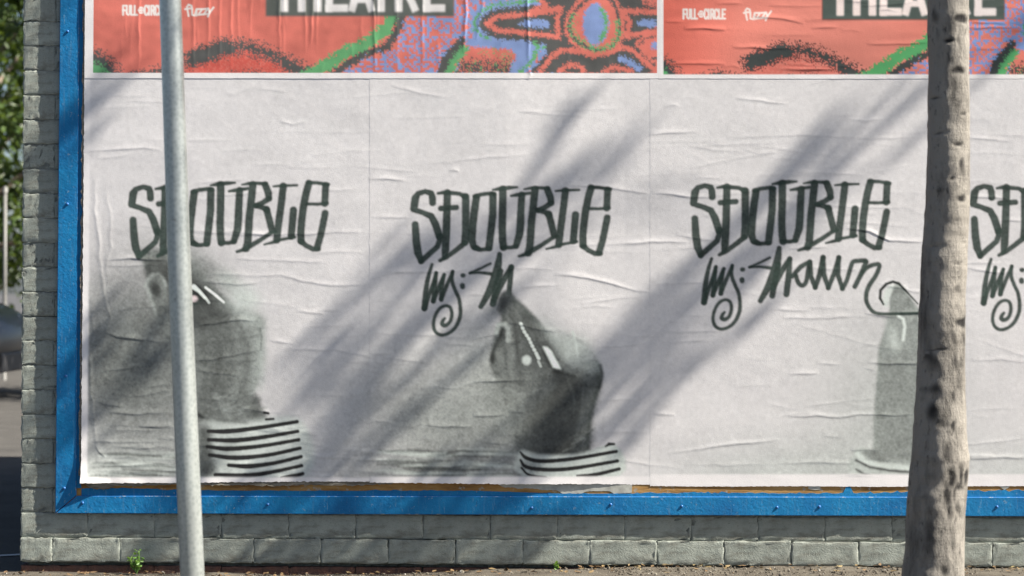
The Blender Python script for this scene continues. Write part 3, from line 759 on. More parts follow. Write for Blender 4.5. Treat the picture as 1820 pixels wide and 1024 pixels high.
def strip_quads(name, A, B, depth, back, mat, parent):
    """slab between two outlines A and B (same count, photograph pixels)"""
    n = len(A); P = []
    for L, d in ((A, depth), (B, depth), (A, back), (B, back)):
        P += [W(x, y) + Vector((0, -d, 0)) for x, y in L]
    F = []
    for q in range(n - 1):
        for a, b in ((0, 1), (2, 0), (1, 3), (3, 2)): F.append((a * n + q, a * n + q + 1, b * n + q + 1, b * n + q))
    for q in (0, n - 1): F.append((q, n + q, 3 * n + q, 2 * n + q))
    bm = bmesh.new(); vs = [bm.verts.new(p) for p in P]
    for f in F: bm.faces.new([vs[k] for k in f])
    return keep(bm_obj(name, bm, mat, None, False), parent)
def member(name, quad):
    bm = bmesh.new()
    P = [W(*q) for q in quad]
    fv = [bm.verts.new(p + Vector((0, -D_FRAME, 0))) for p in P]; bv = [bm.verts.new(p + Vector((0, -.0005, 0))) for p in P]
    ff = bm.faces.new(fv); bm.faces.new(bv[::-1])
    for i in range(4): bm.faces.new((fv[i], bv[i], bv[(i + 1) % 4], fv[(i + 1) % 4]))
    bmesh.ops.bevel(bm, geom=list(ff.edges), offset=.0022, segments=3, affect='EDGES', profile=.5)
    o = bm_obj(name, bm, M_BLUE, None, False)
    o.data.materials.append(M_WORN)
    for pl in o.data.polygons:
        if .25 < abs(pl.normal.y) < .97: pl.material_index = 1
    return keep(o, board)
def worn_mat():
    M = Mat("worn_blue_edge"); f = M.ramp(M.noise(30, 6, .7, M.map((2, 1, 2))), [(.54, 0.0), (.66, .8)])
    M.color(M.mix(f, (.006, .13, .37), (.42, .42, .34))); return M.set(Roughness=.6)
M_WORN = worn_mat()
YB0, YB1 = lambda x: 880.0 + (x - 140) * .0022, lambda x: 910.8 + (x - 100) * .0051
YB1 = lambda x: 911 + 8.0 * np.clip((x - 100) / 1000, 0, 1.3)
m_left = member("frame_member", [(OL(911), 911.0), (IL(880) + .5, 879.6), (IL(-600), -600), (OL(-630), -632)])
m_bot = member("frame_member", [(OL(911) + 1.2, 911.6), (2240, 918.5), (2204, 883.5), (IL(880) + 1.4, 880.6)])
member("frame_member", [(2241, 918), (2244, -632), (2208, -602), (2205, 883)])
member("frame_member", [(OL(-632) + 1, -633.5), (IL(-602) + 1, -601.5), (2207, -603.5), (2243, -634)])
# inner lips with a ragged paint edge over the board
rr = np.random.default_rng(21)
xs = np.concatenate([np.arange(146, 700, 9.), np.arange(700, 2200, 6.)])
top = 872 + np.cumsum(rr.normal(0, .55, len(xs))); top = 872.5 + (top - np.interp(xs, [146, 2200], [top[0], top[-1]])) * .8 + rr.normal(0, .9, len(xs))
top = np.clip(top, 868.5, 877) - np.interp(xs, [146, 850, 1000, 2200], [5, 5, 0, 0])
i = np.argmin(abs(xs - 1506)); top[i] = 862.5; top[i + 1] = 864
strip_quads("inner_lip", list(zip(xs, top)), [(x, 882.3 + (x - 146) * .0008) for x in xs], D_BOARD + .0018, D_BOARD - .003, M_BLUE, board)
ys = np.arange(-600, 876, 9.)
strip_quads("inner_lip", [(IL(y) - .8, y) for y in ys], [(IL(y) + 8.5 + rr.normal(0, .7), y) for y in ys], D_BOARD + .0018, D_BOARD - .003, M_BLUE, board)
# rivets
bm = bmesh.new()
bmesh.ops.create_uvsphere(bm, u_segments=12, v_segments=8, radius=.0052)
for v in bm.verts: v.co.y *= .75
for f in bm.faces: f.smooth = True
rv = bpy.data.meshes.new("rivet"); bm.to_mesh(rv); bm.free(); rv.materials.append(simple("blue_rivet", (.03, .13, .36), .3))
for (x, y) in ((122, 57), (121.5, 363), (119, 668), (116, 867), (148.5, 893), (477, 896), (945, 902), (1211, 899), (1455, 900), (1380, 901), (1770, 900), (2010, 901), (123, -240), (124, -540), (1085, 896)):
    o = bpy.data.objects.new("rivet", rv); COL.objects.link(o); o.location = W(x, y) + Vector((0, -D_FRAME - .0002, 0)); keep(o, board)

# ------------------------------------------------------------------ relief of the pasted paper, metres
def relief():
    """height field over the print sheet (same pixels)"""
    Hh = np.zeros((CH, CW), np.float32)
    r = np.random.default_rng(44)
    def crease(pts, h, up=5.0, dn=1.9, vert=False, jit=.5):
        p = np.asarray(pts, float)
        if vert: p = p[:, ::-1]
        p = p[np.argsort(p[:, 0])]
        x0, x1 = p[0, 0], p[-1, 0]
        xs = np.arange(int(x0), int(x1) + 1)
        lim = CH if vert else CW
        off = VOFF if vert else 0
        xs = xs[(xs + off >= 0) & (xs + off < lim)]
        if len(xs) < 3: return
        c = np.interp(xs, p[:, 0], p[:, 1])
        k = max(3, len(xs) // 14); wob = np.interp(np.linspace(0, 1, len(xs)), np.linspace(0, 1, k), r.normal(0, jit, k)); c = c + wob
        t = (xs - x0) / max(1, x1 - x0); env = np.clip(np.sin(np.pi * t), 0, 1) ** .55
        env = env * np.interp(np.linspace(0, 1, len(xs)), np.linspace(0, 1, max(3, k // 2)), r.uniform(.55, 1.15, max(3, k // 2)))
        R = int(3.2 * up) + 2
        ci = np.round(c).astype(int)
        for o in range(-R, R + 1):
            yy = ci + o; d = yy - c
            s = np.where(d < 0, up, dn)
            v = h * env * np.exp(-(np.abs(d) / s) ** 1.7)
            if vert:
                ok = (yy >= 0) & (yy < CW); Hh[xs[ok] + VOFF, yy[ok]] += v[ok]
            else:
                ok = (yy + VOFF >= 0) & (yy + VOFF < CH); Hh[yy[ok] + VOFF, xs[ok]] += v[ok]
    mm = .001
    C = [  # creases seen on the white row: (points), height in mm
        ([(150, 270), (210, 266), (260, 264), (290, 268)], 1.0), ([(190, 463), (235, 459), (262, 461), (300, 463)], 2.4), ([(320, 462), (345, 462)], 1.4), ([(360, 500), (385, 503), (420, 505), (460, 503)], 1.4),
        ([(462, 491), (500, 488), (540, 500), (590, 508), (658, 506)], 1.3), ([(345, 580), (390, 573), (430, 568), (462, 570)], 2.0), ([(160, 588), (180, 587), (210, 598), (250, 603), (300, 609)], 2.2), ([(345, 640), (380, 638), (420, 630), (465, 620)], 1.8),
        ([(350, 657), (390, 663), (430, 668)], 1.5), ([(180, 660), (220, 655), (260, 650)], 1.0), ([(225, 705), (260, 702), (290, 694), (305, 696)], 1.4), ([(258, 688), (285, 684), (306, 681)], 1.0), ([(195, 732), (230, 735), (260, 734), (300, 733)], 1.8),
        ([(248, 757), (280, 758), (310, 756)], 2.2), ([(170, 783), (210, 786), (260, 785), (300, 784)], 1.0), ([(170, 710), (190, 718), (220, 722)], 1.2), ([(170, 790), (178, 802), (190, 812)], 1.3), ([(172, 820), (230, 826), (300, 822)], 1.2),
        ([(365, 416), (420, 412), (470, 418), (540, 417), (590, 413), (658, 414)], 1.3), ([(370, 348), (420, 346), (470, 342)], .7), ([(455, 293), (490, 292), (520, 295)], .7), ([(480, 605), (525, 611)], .9), ([(515, 620), (560, 621), (600, 622), (660, 634)], 1.5), ([(560, 702), (610, 703), (650, 700)], .8), ([(530, 770), (570, 773)], .7), ([(540, 805), (580, 812), (640, 815)], .8),
        ([(655, 318), (690, 318), (722, 323)], 1.6), ([(660, 387), (700, 386), (725, 388)], .9), ([(1005, 330), (1060, 331), (1100, 337), (1155, 345)], 1.9), ([(668, 480), (720, 484), (800, 483), (860, 478)], 1.3), ([(985, 488), (1040, 493), (1090, 505), (1130, 517), (1160, 520)], 2.0), ([(925, 510), (965, 508), (1000, 507)], .9), ([(662, 495), (690, 487), (720, 483)], 1.0),
        ([(905, 575), (925, 576), (950, 584), (990, 590)], 1.8), ([(840, 602), (870, 596), (900, 593)], 1.0), ([(1060, 617), (1100, 616), (1155, 608)], 1.1), ([(660, 629), (700, 629)], 1.2), ([(840, 678), (880, 677), (945, 676)], 2.0), ([(770, 688), (810, 690), (840, 680)], 1.0), ([(1060, 713), (1110, 709), (1150, 714)], 1.2), ([(840, 739), (880, 738), (900, 735)], 1.6), ([(905, 731), (935, 733)], 1.4), ([(660, 748), (700, 750)], 1.2), ([(745, 754), (790, 757), (840, 757)], 1.5), ([(865, 786), (905, 788)], 1.2), ([(1050, 768), (1150, 768)], .9), ([(662, 592), (760, 596), (830, 600)], .9),
        ([(1155, 240), (1180, 237), (1240, 235)], 1.2), ([(1158, 344), (1200, 346), (1230, 351), (1270, 350)], 1.6), ([(1500, 405), (1545, 412), (1580, 428), (1640, 430)], 2.1), ([(1390, 565), (1440, 566), (1510, 563)], 1.4), ([(1160, 505), (1230, 502), (1300, 503)], .9), ([(1535, 557), (1570, 561), (1600, 563)], 1.6), ([(1590, 557), (1650, 556)], 2.4), ([(1160, 590), (1220, 590), (1290, 588)], .9), ([(1400, 664), (1440, 665), (1455, 663)], 1.6), ([(1540, 644), (1580, 646), (1640, 646)], 2.6), ([(1400, 740), (1450, 738), (1490, 742), (1530, 736), (1590, 738), (1640, 735)], 2.3), ([(1160, 735), (1200, 737)], 1.4), ([(1450, 645), (1500, 648)], .9), ([(1510, 800), (1560, 799)], 1.2), ([(1460, 775), (1500, 777)], .7), ([(1500, 845), (1560, 846)], .6), ([(1530, 652), (1560, 660)], .8), ([(1160, 445), (1240, 440), (1330, 448)], .6), ([(1300, 245), (1420, 240), (1560, 247), (1640, 243)], .8), ([(1480, 378), (1560, 382)], .6), ([(1550, 678), (1620, 680)], .9),
        ([(1725, 350), (1760, 351), (1790, 352)], 1.6), ([(1770, 392), (1820, 393)], 1.3), ([(1725, 640), (1780, 640), (1830, 645)], .8), ([(1725, 738), (1760, 742)], .9), ([(1725, 480), (1790, 486)], .8), ([(1725, 815), (1770, 814)], .9), ([(1725, 245), (1800, 252)], .7)]
    for p, h in C: crease(p, h * mm * .8)
    for x, y0, y1, h in ((170, 310, 470, .8), (179, 380, 640, .9), (191, 330, 520, .6), (166, 520, 700, .8)):   # folds along the first poster's left side
        crease([(x, y0), (x + r.normal(3, 3), y0 * .6 + y1 * .4), (x + r.normal(5, 4), y0 * .3 + y1 * .7), (x + r.normal(0, 5), y1)], h * mm, 4, 3, True, 1.6)
    crease([(158, 560), (162, 650), (170, 760), (180, 820)], 1.3 * mm, 4, 3, True, 1.5)
    for x, h in ((250, 1.1), (373, 1.2), (392, .9), (413, .9), (424, .8), (448, .7), (497, 1.3), (543, .9), (557, 1.5), (565, .8), (666, 1.9), (672, 1.0), (707, .7), (752, .9), (828, 2.2), (938, 2.2), (505, .8), (345, .9)):
        crease([(x + r.uniform(-3, 3), -58), (x, 20), (x + r.uniform(-4, 4), r.uniform(85, 134))], h * mm, 4, 1.8, True, .7)
    for q in range(40):
        x = r.uniform(170, 1168); y = r.uniform(-30, 120); crease([(x, y), (x + r.normal(0, 2), y + 25), (x + r.normal(0, 3), min(134, y + r.uniform(30, 90)))], r.gamma(1.5, .25) * mm, 4, 1.8, True, .7)
    for q in range(30):
        x = r.uniform(1180, 1830); y = r.uniform(-30, 130); L = r.uniform(30, 130); crease([(x, y), (x + L / 2, y + r.normal(0, 2)), (x + L, y + r.normal(0, 3))], r.gamma(1.5, .3) * mm)
    for p, h in (([(1215, 52), (1250, 51), (1290, 54)], 1.4), ([(1340, 30), (1390, 34), (1430, 43)], 1.3), ([(1440, 50), (1490, 49)], 1.0), ([(1300, 84), (1370, 87), (1420, 85)], 1.6), ([(1178, 113), (1230, 114), (1290, 115)], 1.5), ([(1540, 78), (1600, 79), (1650, 75)], 1.4), ([(1390, 115), (1440, 117), (1530, 121)], 1.0), ([(1725, 40), (1790, 43)], 1.4), ([(1180, 40), (1215, 39)], 1.0), ([(1270, 8), (1320, 7)], 1.0), ([(1730, 88), (1800, 86)], .9)):
        crease(p, h * mm)
    for q in range(330):         # finer wrinkles
        x = r.uniform(150, 2150); y = r.uniform(150, 850); L = r.gamma(2, 45) + 15; s = r.normal(0, .06)
        crease([(x, y), (x + L / 2, y + s * L + r.normal(0, 2)), (x + L, y + 1.6 * s * L)], r.gamma(1.6, .2) * mm, 4, 2.2)
    for q in range(14):          # bubbles and diagonal pulls
        x = r.uniform(200, 1800); y = r.uniform(160, 820); a = r.uniform(-.6, .6); L = r.uniform(40, 110)
        crease([(x, y), (x + L / 2, y + a * L * .5 + r.normal(0, 3)), (x + L, y + a * L)], r.uniform(.2, .5) * mm, 6, 5)
    for q in range(70):
        x = r.uniform(160, 640); y = 850 - abs(r.normal(0, 60)); L = r.uniform(30, 110); crease([(x, y), (x + L / 2, y + r.normal(0, 3)), (x + L, y + r.normal(0, 4))], r.uniform(.3, .9) * mm, 4, 2.5)
    Hh += (.0006 * fft_noise(CH, CW, 110, 51, 1.5) + .00030 * fft_noise(CH, CW, 34, 52, 2.2) + .00008 * fft_noise(CH, CW, 12, 53, 1.3) + .00004 * fft_noise(CH, CW, 5, 54)).astype(np.float32)
    # brickwork and old layers telegraph faintly along the seams
    for x in ():  Hh[VOFF + 133:] += (.0004 * np.exp(-((np.arange(CW) - x) / 5.0) ** 2))[None, :].astype(np.float32)
    return Hh
RELIEF = relief()
def sample(a, u, v):
    """bilinear lookup, u v in photograph pixels"""
    h, w = a.shape[:2]
    x = np.clip(u, 0, w - 1.001); y = np.clip(v + VOFF, 0, h - 1.001)
    x0 = x.astype(int); y0 = y.astype(int); fx = x - x0; fy = y - y0
    if a.ndim == 3: fx = fx[..., None]; fy = fy[..., None]
    return (a[y0, x0] * (1 - fx) + a[y0, x0 + 1] * fx) * (1 - fy) + (a[y0 + 1, x0] * (1 - fx) + a[y0 + 1, x0 + 1] * fx) * fy
def poster(name, uL, uR, v0, v1, art, depth, label, mapx=None, curl=None, us=None, vs=None, seed=0, ragged=1.0, skew=None):
    """a pasted sheet: dense mesh with real creases; uL(v), uR edges"""
    step = 1.45
    us = np.linspace(0, 1, int((uR - uL(500)) / step)) if us is None else us
    vs = np.arange(v0, v1 + .1, step) if vs is None else vs
    S, V = np.meshgrid(us, vs)
    L = uL(V)
    U = L + (uR - L) * S
    r = np.random.default_rng(seed)
    nb = np.interp(us, np.linspace(0, 1, 160), r.normal(0, .5, 160) + np.cumsum(r.normal(0, .22, 160)) * .6) * ragged
    edge = np.clip((V - (v1 - 6)) / 6, 0, 1)
    V = V + edge * nb[None, :]
    nl = np.interp(vs, np.linspace(vs[0], vs[-1], 120), r.normal(0, .45, 120)) * ragged
    U = U + np.clip(1 - S * (uR - L) / 5, 0, 1) * nl[:, None]
    if skew is not None: V = V + np.clip((V - 780) / (v1 - 780), 0, 1) * skew(U)
    dep = depth + sample(RELIEF, U, V)
    dep = dep + np.interp(U, [140, 660, 900, 1110, 2200], [.0125, .0120, .0100, .0013, .0010])
    if curl is not None: dep = dep + curl(U, V)
    lo = D_BOARD + .0006 + (depth - B0); dep = np.where(dep < lo + .0008, lo + .0008 * np.exp((dep - lo - .0008) / .0008), dep)
    if mapx is None: col = sample(art, U, V)
    else: col = mapx(U, V)
    x, z = uv_to_xz(U, V)
    P = np.stack([x, -dep, z], -1).reshape(-1, 3)
    n, m = U.shape; i = np.arange(n * m).reshape(n, m)
    F = np.stack([i[:-1, :-1], i[1:, :-1], i[1:, 1:], i[:-1, 1:]], -1).reshape(-1, 4)
    me = mesh_np(name, P, F)
    at = me.attributes.new("print", 'FLOAT_COLOR', 'POINT')
    c4 = np.ones((n * m, 4), np.float32); c4[:, :3] = np.clip(col.reshape(-1, 3), 0, 1)
    at.data.foreach_set("color", c4.ravel())
    o = link(name, me, M_PRINT)
    return tag(o, label, "poster", "posters pasted on the billboard")
ART = lower_sheet()
UP = upper_sheet()
left_edge = lambda v: 153.5 - .0085 * v
B0 = D_BOARD + .0002
def curl1(U, V):
    d = np.clip((V - 800) / 57, 0, 1) ** 2
    k = np.interp(U, [140, 150, 165, 200, 300, 658], [1.0, 1.0, .9, .30, .12, .06])
    lft = np.clip(1 - (U - 148) / 22, 0, 1) ** 1.5 * np.clip((V - 300) / 500, 0, 1)
    wob = .0012 * np.sin(U / 11.0) * np.clip((V - 838) / 14, 0, 1)
    return .0140 * d * k + .0015 * lft + wob
def curl2(U, V):
    d = np.clip((V - 825) / 36, 0, 1) ** 2
    return d * .003 * np.interp(U, [656, 720, 860, 960, 1060, 1110], [.5, .8, 1.0, 1.0, .4, 0.05])
B0 = D_BOARD + .0002
poster("poster", left_edge, 662, 135, 857.5, ART, B0 + .0000, "white poster with a hand reaching up to the title, behind the metal pole", curl=curl1, seed=1)
poster("poster", lambda v: 657.6 + 0 * v, 1159, 136, 860.5, ART, B0 + .0003, "white poster with dark hand and pen in its middle, second from the left", curl=curl2, seed=2, skew=lambda U: np.interp(U, [657, 1157], [-2.5, 3.2]))
poster("poster", lambda v: 1155.0 + 0 * v, 1656, 137, 864, ART, B0 + .0006, "white poster with complete signature, its fingertip beside the tree trunk", seed=3, ragged=.5)
fine = np.linspace(0, 1, int(500 / 1.45)); us4 = np.concatenate([fine[fine < .37], np.linspace(.372, 1, 110)])
poster("poster", lambda v: 1652.0 + 0 * v, 2151, 137, 864, ART, B0 + .0009, "white poster at the right edge, mostly hidden by the tree trunk", us=us4, seed=4, ragged=.5)
# upper row: two wide sheets; the print has white margins
def upA(U, V):
    c = sample(UP, U, np.clip(V, -59, 134)); m = np.clip(np.maximum.reduce([168.5 - .006 * V - U, U - 1167.5, V - 130.5]) / 1.0 + .5, 0, 1)[..., None]
    n = (1 + .07 * fft_noise(*U.shape, 40, 61) + .05 * fft_noise(*U.shape, 6, 62))[..., None]
    c = c * .93 + np.array((.70, .60, .56)) * .07
    return c * n * (1 - m) + np.array(PAPER) * m
def upB(U, V):
    u = (U - 999.5) / .972
    c = sample(UP, np.clip(u, 170, 1166), np.clip(V - 6, -59, 134)); m = np.clip(np.maximum.reduce([1178.5 - U, U - 2130, V - 133.0]) / 1.0 + .5, 0, 1)[..., None]
    n = (1 + .08 * fft_noise(*U.shape, 40, 63, 2) + .06 * fft_noise(*U.shape, 8, 64, 6))[..., None]
    fd = (.30 * np.clip((U - 1190) / 120, 0, 1) * np.clip(1.15 - np.abs(U - 1480) / 480, .3, 1))[..., None] * np.clip((c[..., :1] - .3) / .25, 0, 1); c = c * (1 - fd) + np.array((.74, .42, .34)) * fd
    return c * n * (1 - m) + np.array(PAPER) * m
vtop = np.concatenate([np.linspace(-590, -30, 60), np.arange(-28, 141, 1.45)])
poster("poster", left_edge, 1172.5, -590, 140, None, B0 + .0012, "wide red poster with green and blue pixel shapes, top left behind the pole", mapx=upA, vs=vtop, seed=5, ragged=.3)
fine = np.linspace(0, 1, int(980 / 1.45)); usB = np.concatenate([fine[fine < .68], np.linspace(.682, 1, 120)])
poster("poster", lambda v: 1171.0 + 0 * v, 2151, -590, 141, None, B0 + .0014, "wide red poster with pixel shapes, top right behind the tree trunk", mapx=upB, us=usB, vs=vtop, seed=6, ragged=.3)

# old layers of paper under the posters, ragged at the edge
layers = thing("old_paper_layers", "ragged edge of old pasted paper layers showing below the posters", "paper layers", (0, -.02, .15))
def ragged(name, xs, top, bot, thick, back, seed, amp=1.0, mat=None):
    r = np.random.default_rng(seed)
    b = np.interp(xs, [p[0] for p in bot], [p[1] for p in bot]) + r.normal(0, .8 * amp, len(xs)) + np.interp(xs, np.linspace(xs[0], xs[-1], 18), r.normal(0, 1.2 * amp, 18))
    return strip_quads(name, [(x, top) for x in xs], list(zip(xs, b)), D_BOARD + thick, D_BOARD + back, mat or M_LAYERS, layers)
M_GREYPAPER = simple("torn_grey_paper", (.38, .39, .35), .85, 0, .25, 40)
ragged("paper_layer", np.arange(147, 700, 4.), 835, [(147, 856), (160, 866), (185, 869), (210, 863), (300, 862), (420, 861), (560, 863), (700, 860)], .0108, .0003, 71)
ragged("paper_layer", np.arange(145.5, 330, 4.), 846, [(145, 853), (160, 863), (185, 867), (215, 861), (330, 858)], .0124, .0110, 72, .8)
ragged("paper_layer", np.arange(880, 1126, 3.), 859, [(880, 858), (896, 866), (960, 869), (990, 871), (1000, 877), (1035, 877), (1040, 873), (1085, 873), (1090, 877), (1122, 876), (1126, 868)], .0013, .0003, 73, .4, M_GREYPAPER)
ragged("paper_layer", np.arange(1436, 1458, 3.), 855, [(1436, 868), (1448, 871), (1458, 869)], .0012, .0003, 74, .4, M_GREYPAPER)
ragged("paper_layer", np.arange(1772, 1796, 3.), 855, [(1772, 862), (1784, 871), (1796, 862)], .0012, .0003, 75, .4, M_GREYPAPER)
ys = np.arange(-590, 850, 7.)
strip_quads("paper_layer", [(left_edge(y) - 4.0 + rr.normal(0, .8), y) for y in ys], [(left_edge(y) + 14, y) for y in ys], D_BOARD + .0108, D_BOARD + .0003, M_LAYERS, layers)
# ------------------------------------------------------------------ steel pole in front
D_POLE = 2.0
pb = W(350, 1150, D_POLE); pb.z = float(gz(pb.x))
pole = thing("steel_pole", "slim galvanised steel pole leaning slightly, before the leftmost posters", "pole", pb)
pts, rad = [], []
for y in np.linspace(1146, -1500, 60):
    cx = np.interp(y, [-1500, 0, 450, 1000, 1146], [244, 302.5, 318, 341, 347.2]); wd = np.interp(y, [-1500, 0, 450, 1000, 1146], [36, 38.6, 40.8, 42.8, 43.4])
    pts.append(W(cx + .25 * math.sin(y / 160), y, D_POLE)); rad.append(wd / 2 * PX * (CAM_D - D_POLE) / CAM_D)
keep(link("shaft", tubes_mesh("shaft", [tube(pts, rad, 28)]), M_GALV), pole)
e = pts[-1]; keep(link("cap", tubes_mesh("cap", [tube([e + Vector((0, 0, -.02)), e + Vector((0, 0, .008)), e + Vector((0, 0, .02))], [rad[-1] + .003, rad[-1] + .003, rad[-1] * .6], 24)]), simple("cap_plastic", (.06, .06, .06), .5)), pole)
keep(link("footing", tubes_mesh("footing", [tube([Vector((pb.x, pb.y, pb.z - .06)), Vector((pb.x, pb.y, pb.z + .012)), Vector((pb.x, pb.y, pb.z + .016))], [.11, .11, .08], 24)]), simple("footing_concrete", (.30, .29, .27), .9)), pole)

# ------------------------------------------------------------------ leaves and trees
def leaves_mesh(name, C, size, rs, droop=.2):
    """C (n,3) leaf centres -> pointed folded leaves, two quads each"""
    n = len(C)
    a = rs.normal(0, 1, (n, 3)); a[:, 2] -= droop; a /= np.linalg.norm(a, axis=1)[:, None]
    b = rs.normal(0, 1, (n, 3)); b -= (b * a).sum(1)[:, None] * a; b /= np.linalg.norm(b, axis=1)[:, None]
    c = np.cross(a, b)
    L = (size * rs.uniform(.65, 1.25, n))[:, None]; Wd = L * .27
    base = C - a * L * .5; tip = C + a * L * .5
    l1 = C - a * L * .12 + b * Wd + c * Wd * .35; r1 = C - a * L * .12 - b * Wd + c * Wd * .35
    l2 = C + a * L * .22 + b * Wd * .72 + c * Wd * .25; r2 = C + a * L * .22 - b * Wd * .72 + c * Wd * .25
    m = C + a * L * .05
    V = np.stack([base, l1, l2, tip, r2, r1], 1).reshape(-1, 3)
    o = np.arange(n)[:, None] * 6
    F = np.concatenate([o + np.array([[0, 1, 2, 3]]), o + np.array([[0, 3, 4, 5]])])
    return mesh_np(name, V, F, False)
def limb_path(a, b, rs, sag=.12, n=7):
    a, b = Vector(a), Vector(b); L = (b - a).length; P = []
    off = Vector(rs.normal(0, .06 * L, 3))
    for i in range(n):
        t = i / (n - 1); P.append(a.lerp(b, t) + off * math.sin(math.pi * t) + Vector((0, 0, sag * L * math.sin(math.pi * t))))
    return P
def sprays(L, t0, rs, leaf=.045, od=1.45):
    """leafy sprays: each an outline (photograph pixels) of the shade it throws on the wall, hung up the sun's ray; returns leaf centres and spray centres"""
    out, cen = [], []
    for dens, poly in L:
        p = np.array(poly, float); lo, hi = p.min(0), p.max(0)
        area = .5 * abs(np.dot(p[:, 0], np.roll(p[:, 1], 1)) - np.dot(p[:, 1], np.roll(p[:, 0], 1))) * PX * PX
        n = int(dens * od * area * math.cos(SUN_AZ) * math.cos(SUN_EL) / (.5 * .36 * leaf * leaf)) + 3
        Q = []
        sub = []
        while len(Q) < n:
            if len(sub) < n // 9 + 2 or rs.random() < .55: x, y = rs.uniform(lo[0], hi[0]), rs.uniform(lo[1], hi[1])
            else: q_ = sub[rs.integers(len(sub))]; x, y = q_[0] + rs.normal(0, 13), q_[1] + rs.normal(0, 13)
            ins = False
            for (xa, ya), (xb, yb) in zip(p, np.roll(p, -1, 0)):
                if (ya > y) != (yb > y) and x < (xb - xa) * (y - ya) / (yb - ya) + xa: ins = not ins
            if ins:
                Q.append((x, y))
                if len(sub) < n // 9 + 2: sub.append((x, y))
        t = t0 + rs.normal(0, .25); c = p.mean(0); cen.append(W(c[0], c[1]) + SUN * t)
        for x, y in Q: out.append(np.array(W(x, y) + SUN * (t + rs.normal(0, .18))))
    return np.array(out), cen

# the tree in view
D_TREE = 1.5
edgeY = [-220, 0, 130, 260, 400, 500, 560, 640, 700, 800, 860, 920, 1024, 1070, 1100]
edgeL = [1649, 1647, 1650, 1648, 1643, 1635, 1632, 1630, 1626, 1622, 1616, 1611, 1603, 1594, 1580]
edgeY2 = [-220, 0, 130, 300, 400, 520, 640, 700, 770, 800, 815, 840, 870, 920, 1024, 1070, 1100]
edgeR = [1716, 1722, 1722, 1724, 1722, 1716, 1715, 1716, 1717, 1721, 1723, 1721, 1717, 1715, 1713, 1717, 1728]
tb = W(1655, 1092, D_TREE); tb.z = float(gz(tb.x))
tree = thing("street_tree", "slender pale barked street tree trunk crossing the right posters", "tree", tb)
KN = [(1700, 70, 4, 34, .38), (1690, 165, 5, 26, .35), (1706, 300, 4, 30, .3), (1688, 640, 5, 60, .42), (1700, 660, 4, 40, .35), (1694, 520, 5, 40, .3), (1680, 800, 8, 24, .35), (1697, 905, 6, 30, .4), (1684, 960, 6, 40, .35), (1640, 940, 10, 60, .25), (1652, 830, 9, 40, .3), (1668, 300, 6, 60, .25), (1660, 60, 7, 50, .25), (1672, 855, 12, 12, .55), (1698, 860, 9, 9, .5), (1706, 37, 9, 7, 1), (1680, 81, 12, 4, .9), (1697, 129, 11, 5, 1), (1710, 199, 9, 3, .6), (1693, 258, 10, 5, 1), (1684, 316, 5, 4, .7), (1702, 350, 9, 4, .8), (1656, 176, 12, 3, .6), (1706, 570, 13, 9, 1), (1710, 602, 5, 16, .6), (1650, 688, 15, 46, .42), (1686, 705, 5, 20, .5), (1690, 752, 4, 11, .6), (1660, 620, 16, 3, .6),
      (1668, 752, 12, 6, .4), (1683, 845, 7, 18, .9), (1675, 880, 9, 22, .75), (1703, 840, 4, 20, .7), (1690, 875, 3, 16, .6), (1655, 440, 12, 3, .5), (1700, 430, 6, 3, .5), (1668, 1012, 10, 9, .8), (1715, 838, 6, 14, .8), (1700, 700, 3, 8, .4), (1665, 236, 14, 3, .5), (1690, 470, 9, 3, .5), (1678, 905, 5, 18, .7)]
NV, NU = 520, 72
yy = np.linspace(1100, -220, NV); th = np.linspace(0, 2 * np.pi, NU, endpoint=False)
l = np.interp(yy, edgeY, edgeL); rgt = np.interp(yy, edgeY2, edgeR)
cx, rd = (l + rgt) / 2, (rgt - l) / 2
TH, YY = np.meshgrid(th, yy)
n1 = fft_noise(NV, NU * 3, 14, 81)[:, NU:2 * NU]; n2 = fft_noise(NV, NU * 3, 4, 82)[:, NU:2 * NU]; fade = np.minimum(np.arange(NU), NU - np.arange(NU)) / 8.0; fade = np.clip(fade, 0, 1)[None, :]
ringn = np.interp(yy, np.linspace(-220, 1100, 110), np.random.default_rng(5).normal(0, 1, 110))[:, None]
RAD = rd[:, None] * (1 + .026 * n1 * fade + .012 * n2 * fade + .005 * ringn)
UX = cx[:, None] + RAD * np.cos(TH)          # th 0: right, -90 deg: towards the camera
scar = np.zeros(UX.shape); UXw = UX + 2.5 * n1 + 2 * n2; YYw = YY + 3 * np.roll(n1, 40, 0) + 2 * np.roll(n2, 25, 0)
front = np.clip(-np.sin(TH) * 3, 0, 1)
for (kx, ky, ax, ay, s) in KN:
    q = np.exp(-(((UXw - kx) / ax) ** 2 + ((YYw - ky) / ay) ** 2) ** 1.1) * front
    scar = np.maximum(scar, q * s); RAD = RAD - q * s * 3.0
scar = np.clip((scar * 1.25 + .22 * n2 * (scar > .06) - .18) * 1.6, 0, 1)
kk = PX * (CAM_D - D_TREE) / CAM_D
X0, Z0 = uv_to_xz(cx, yy, D_TREE)
P = np.stack([X0[:, None] + RAD * np.cos(TH) * kk, -D_TREE + RAD * np.sin(TH) * kk, np.broadcast_to(Z0[:, None], RAD.shape)], -1)
i = np.arange(NV * NU).reshape(NV, NU); j = np.roll(i, -1, 1)
me = mesh_np("trunk", P.reshape(-1, 3), np.stack([i[:-1], j[:-1], j[1:], i[1:]], -1).reshape(-1, 4))
at = me.attributes.new("scar", 'FLOAT', 'POINT'); at.data.foreach_set("value", scar.astype(np.float32).ravel())
keep(link("trunk", me, M_BARK), tree)
rs = np.random.default_rng(9)
topc = Vector((float(X0[-1]), -D_TREE, float(Z0[-1]))); tr = float(rd[-1] * kk)
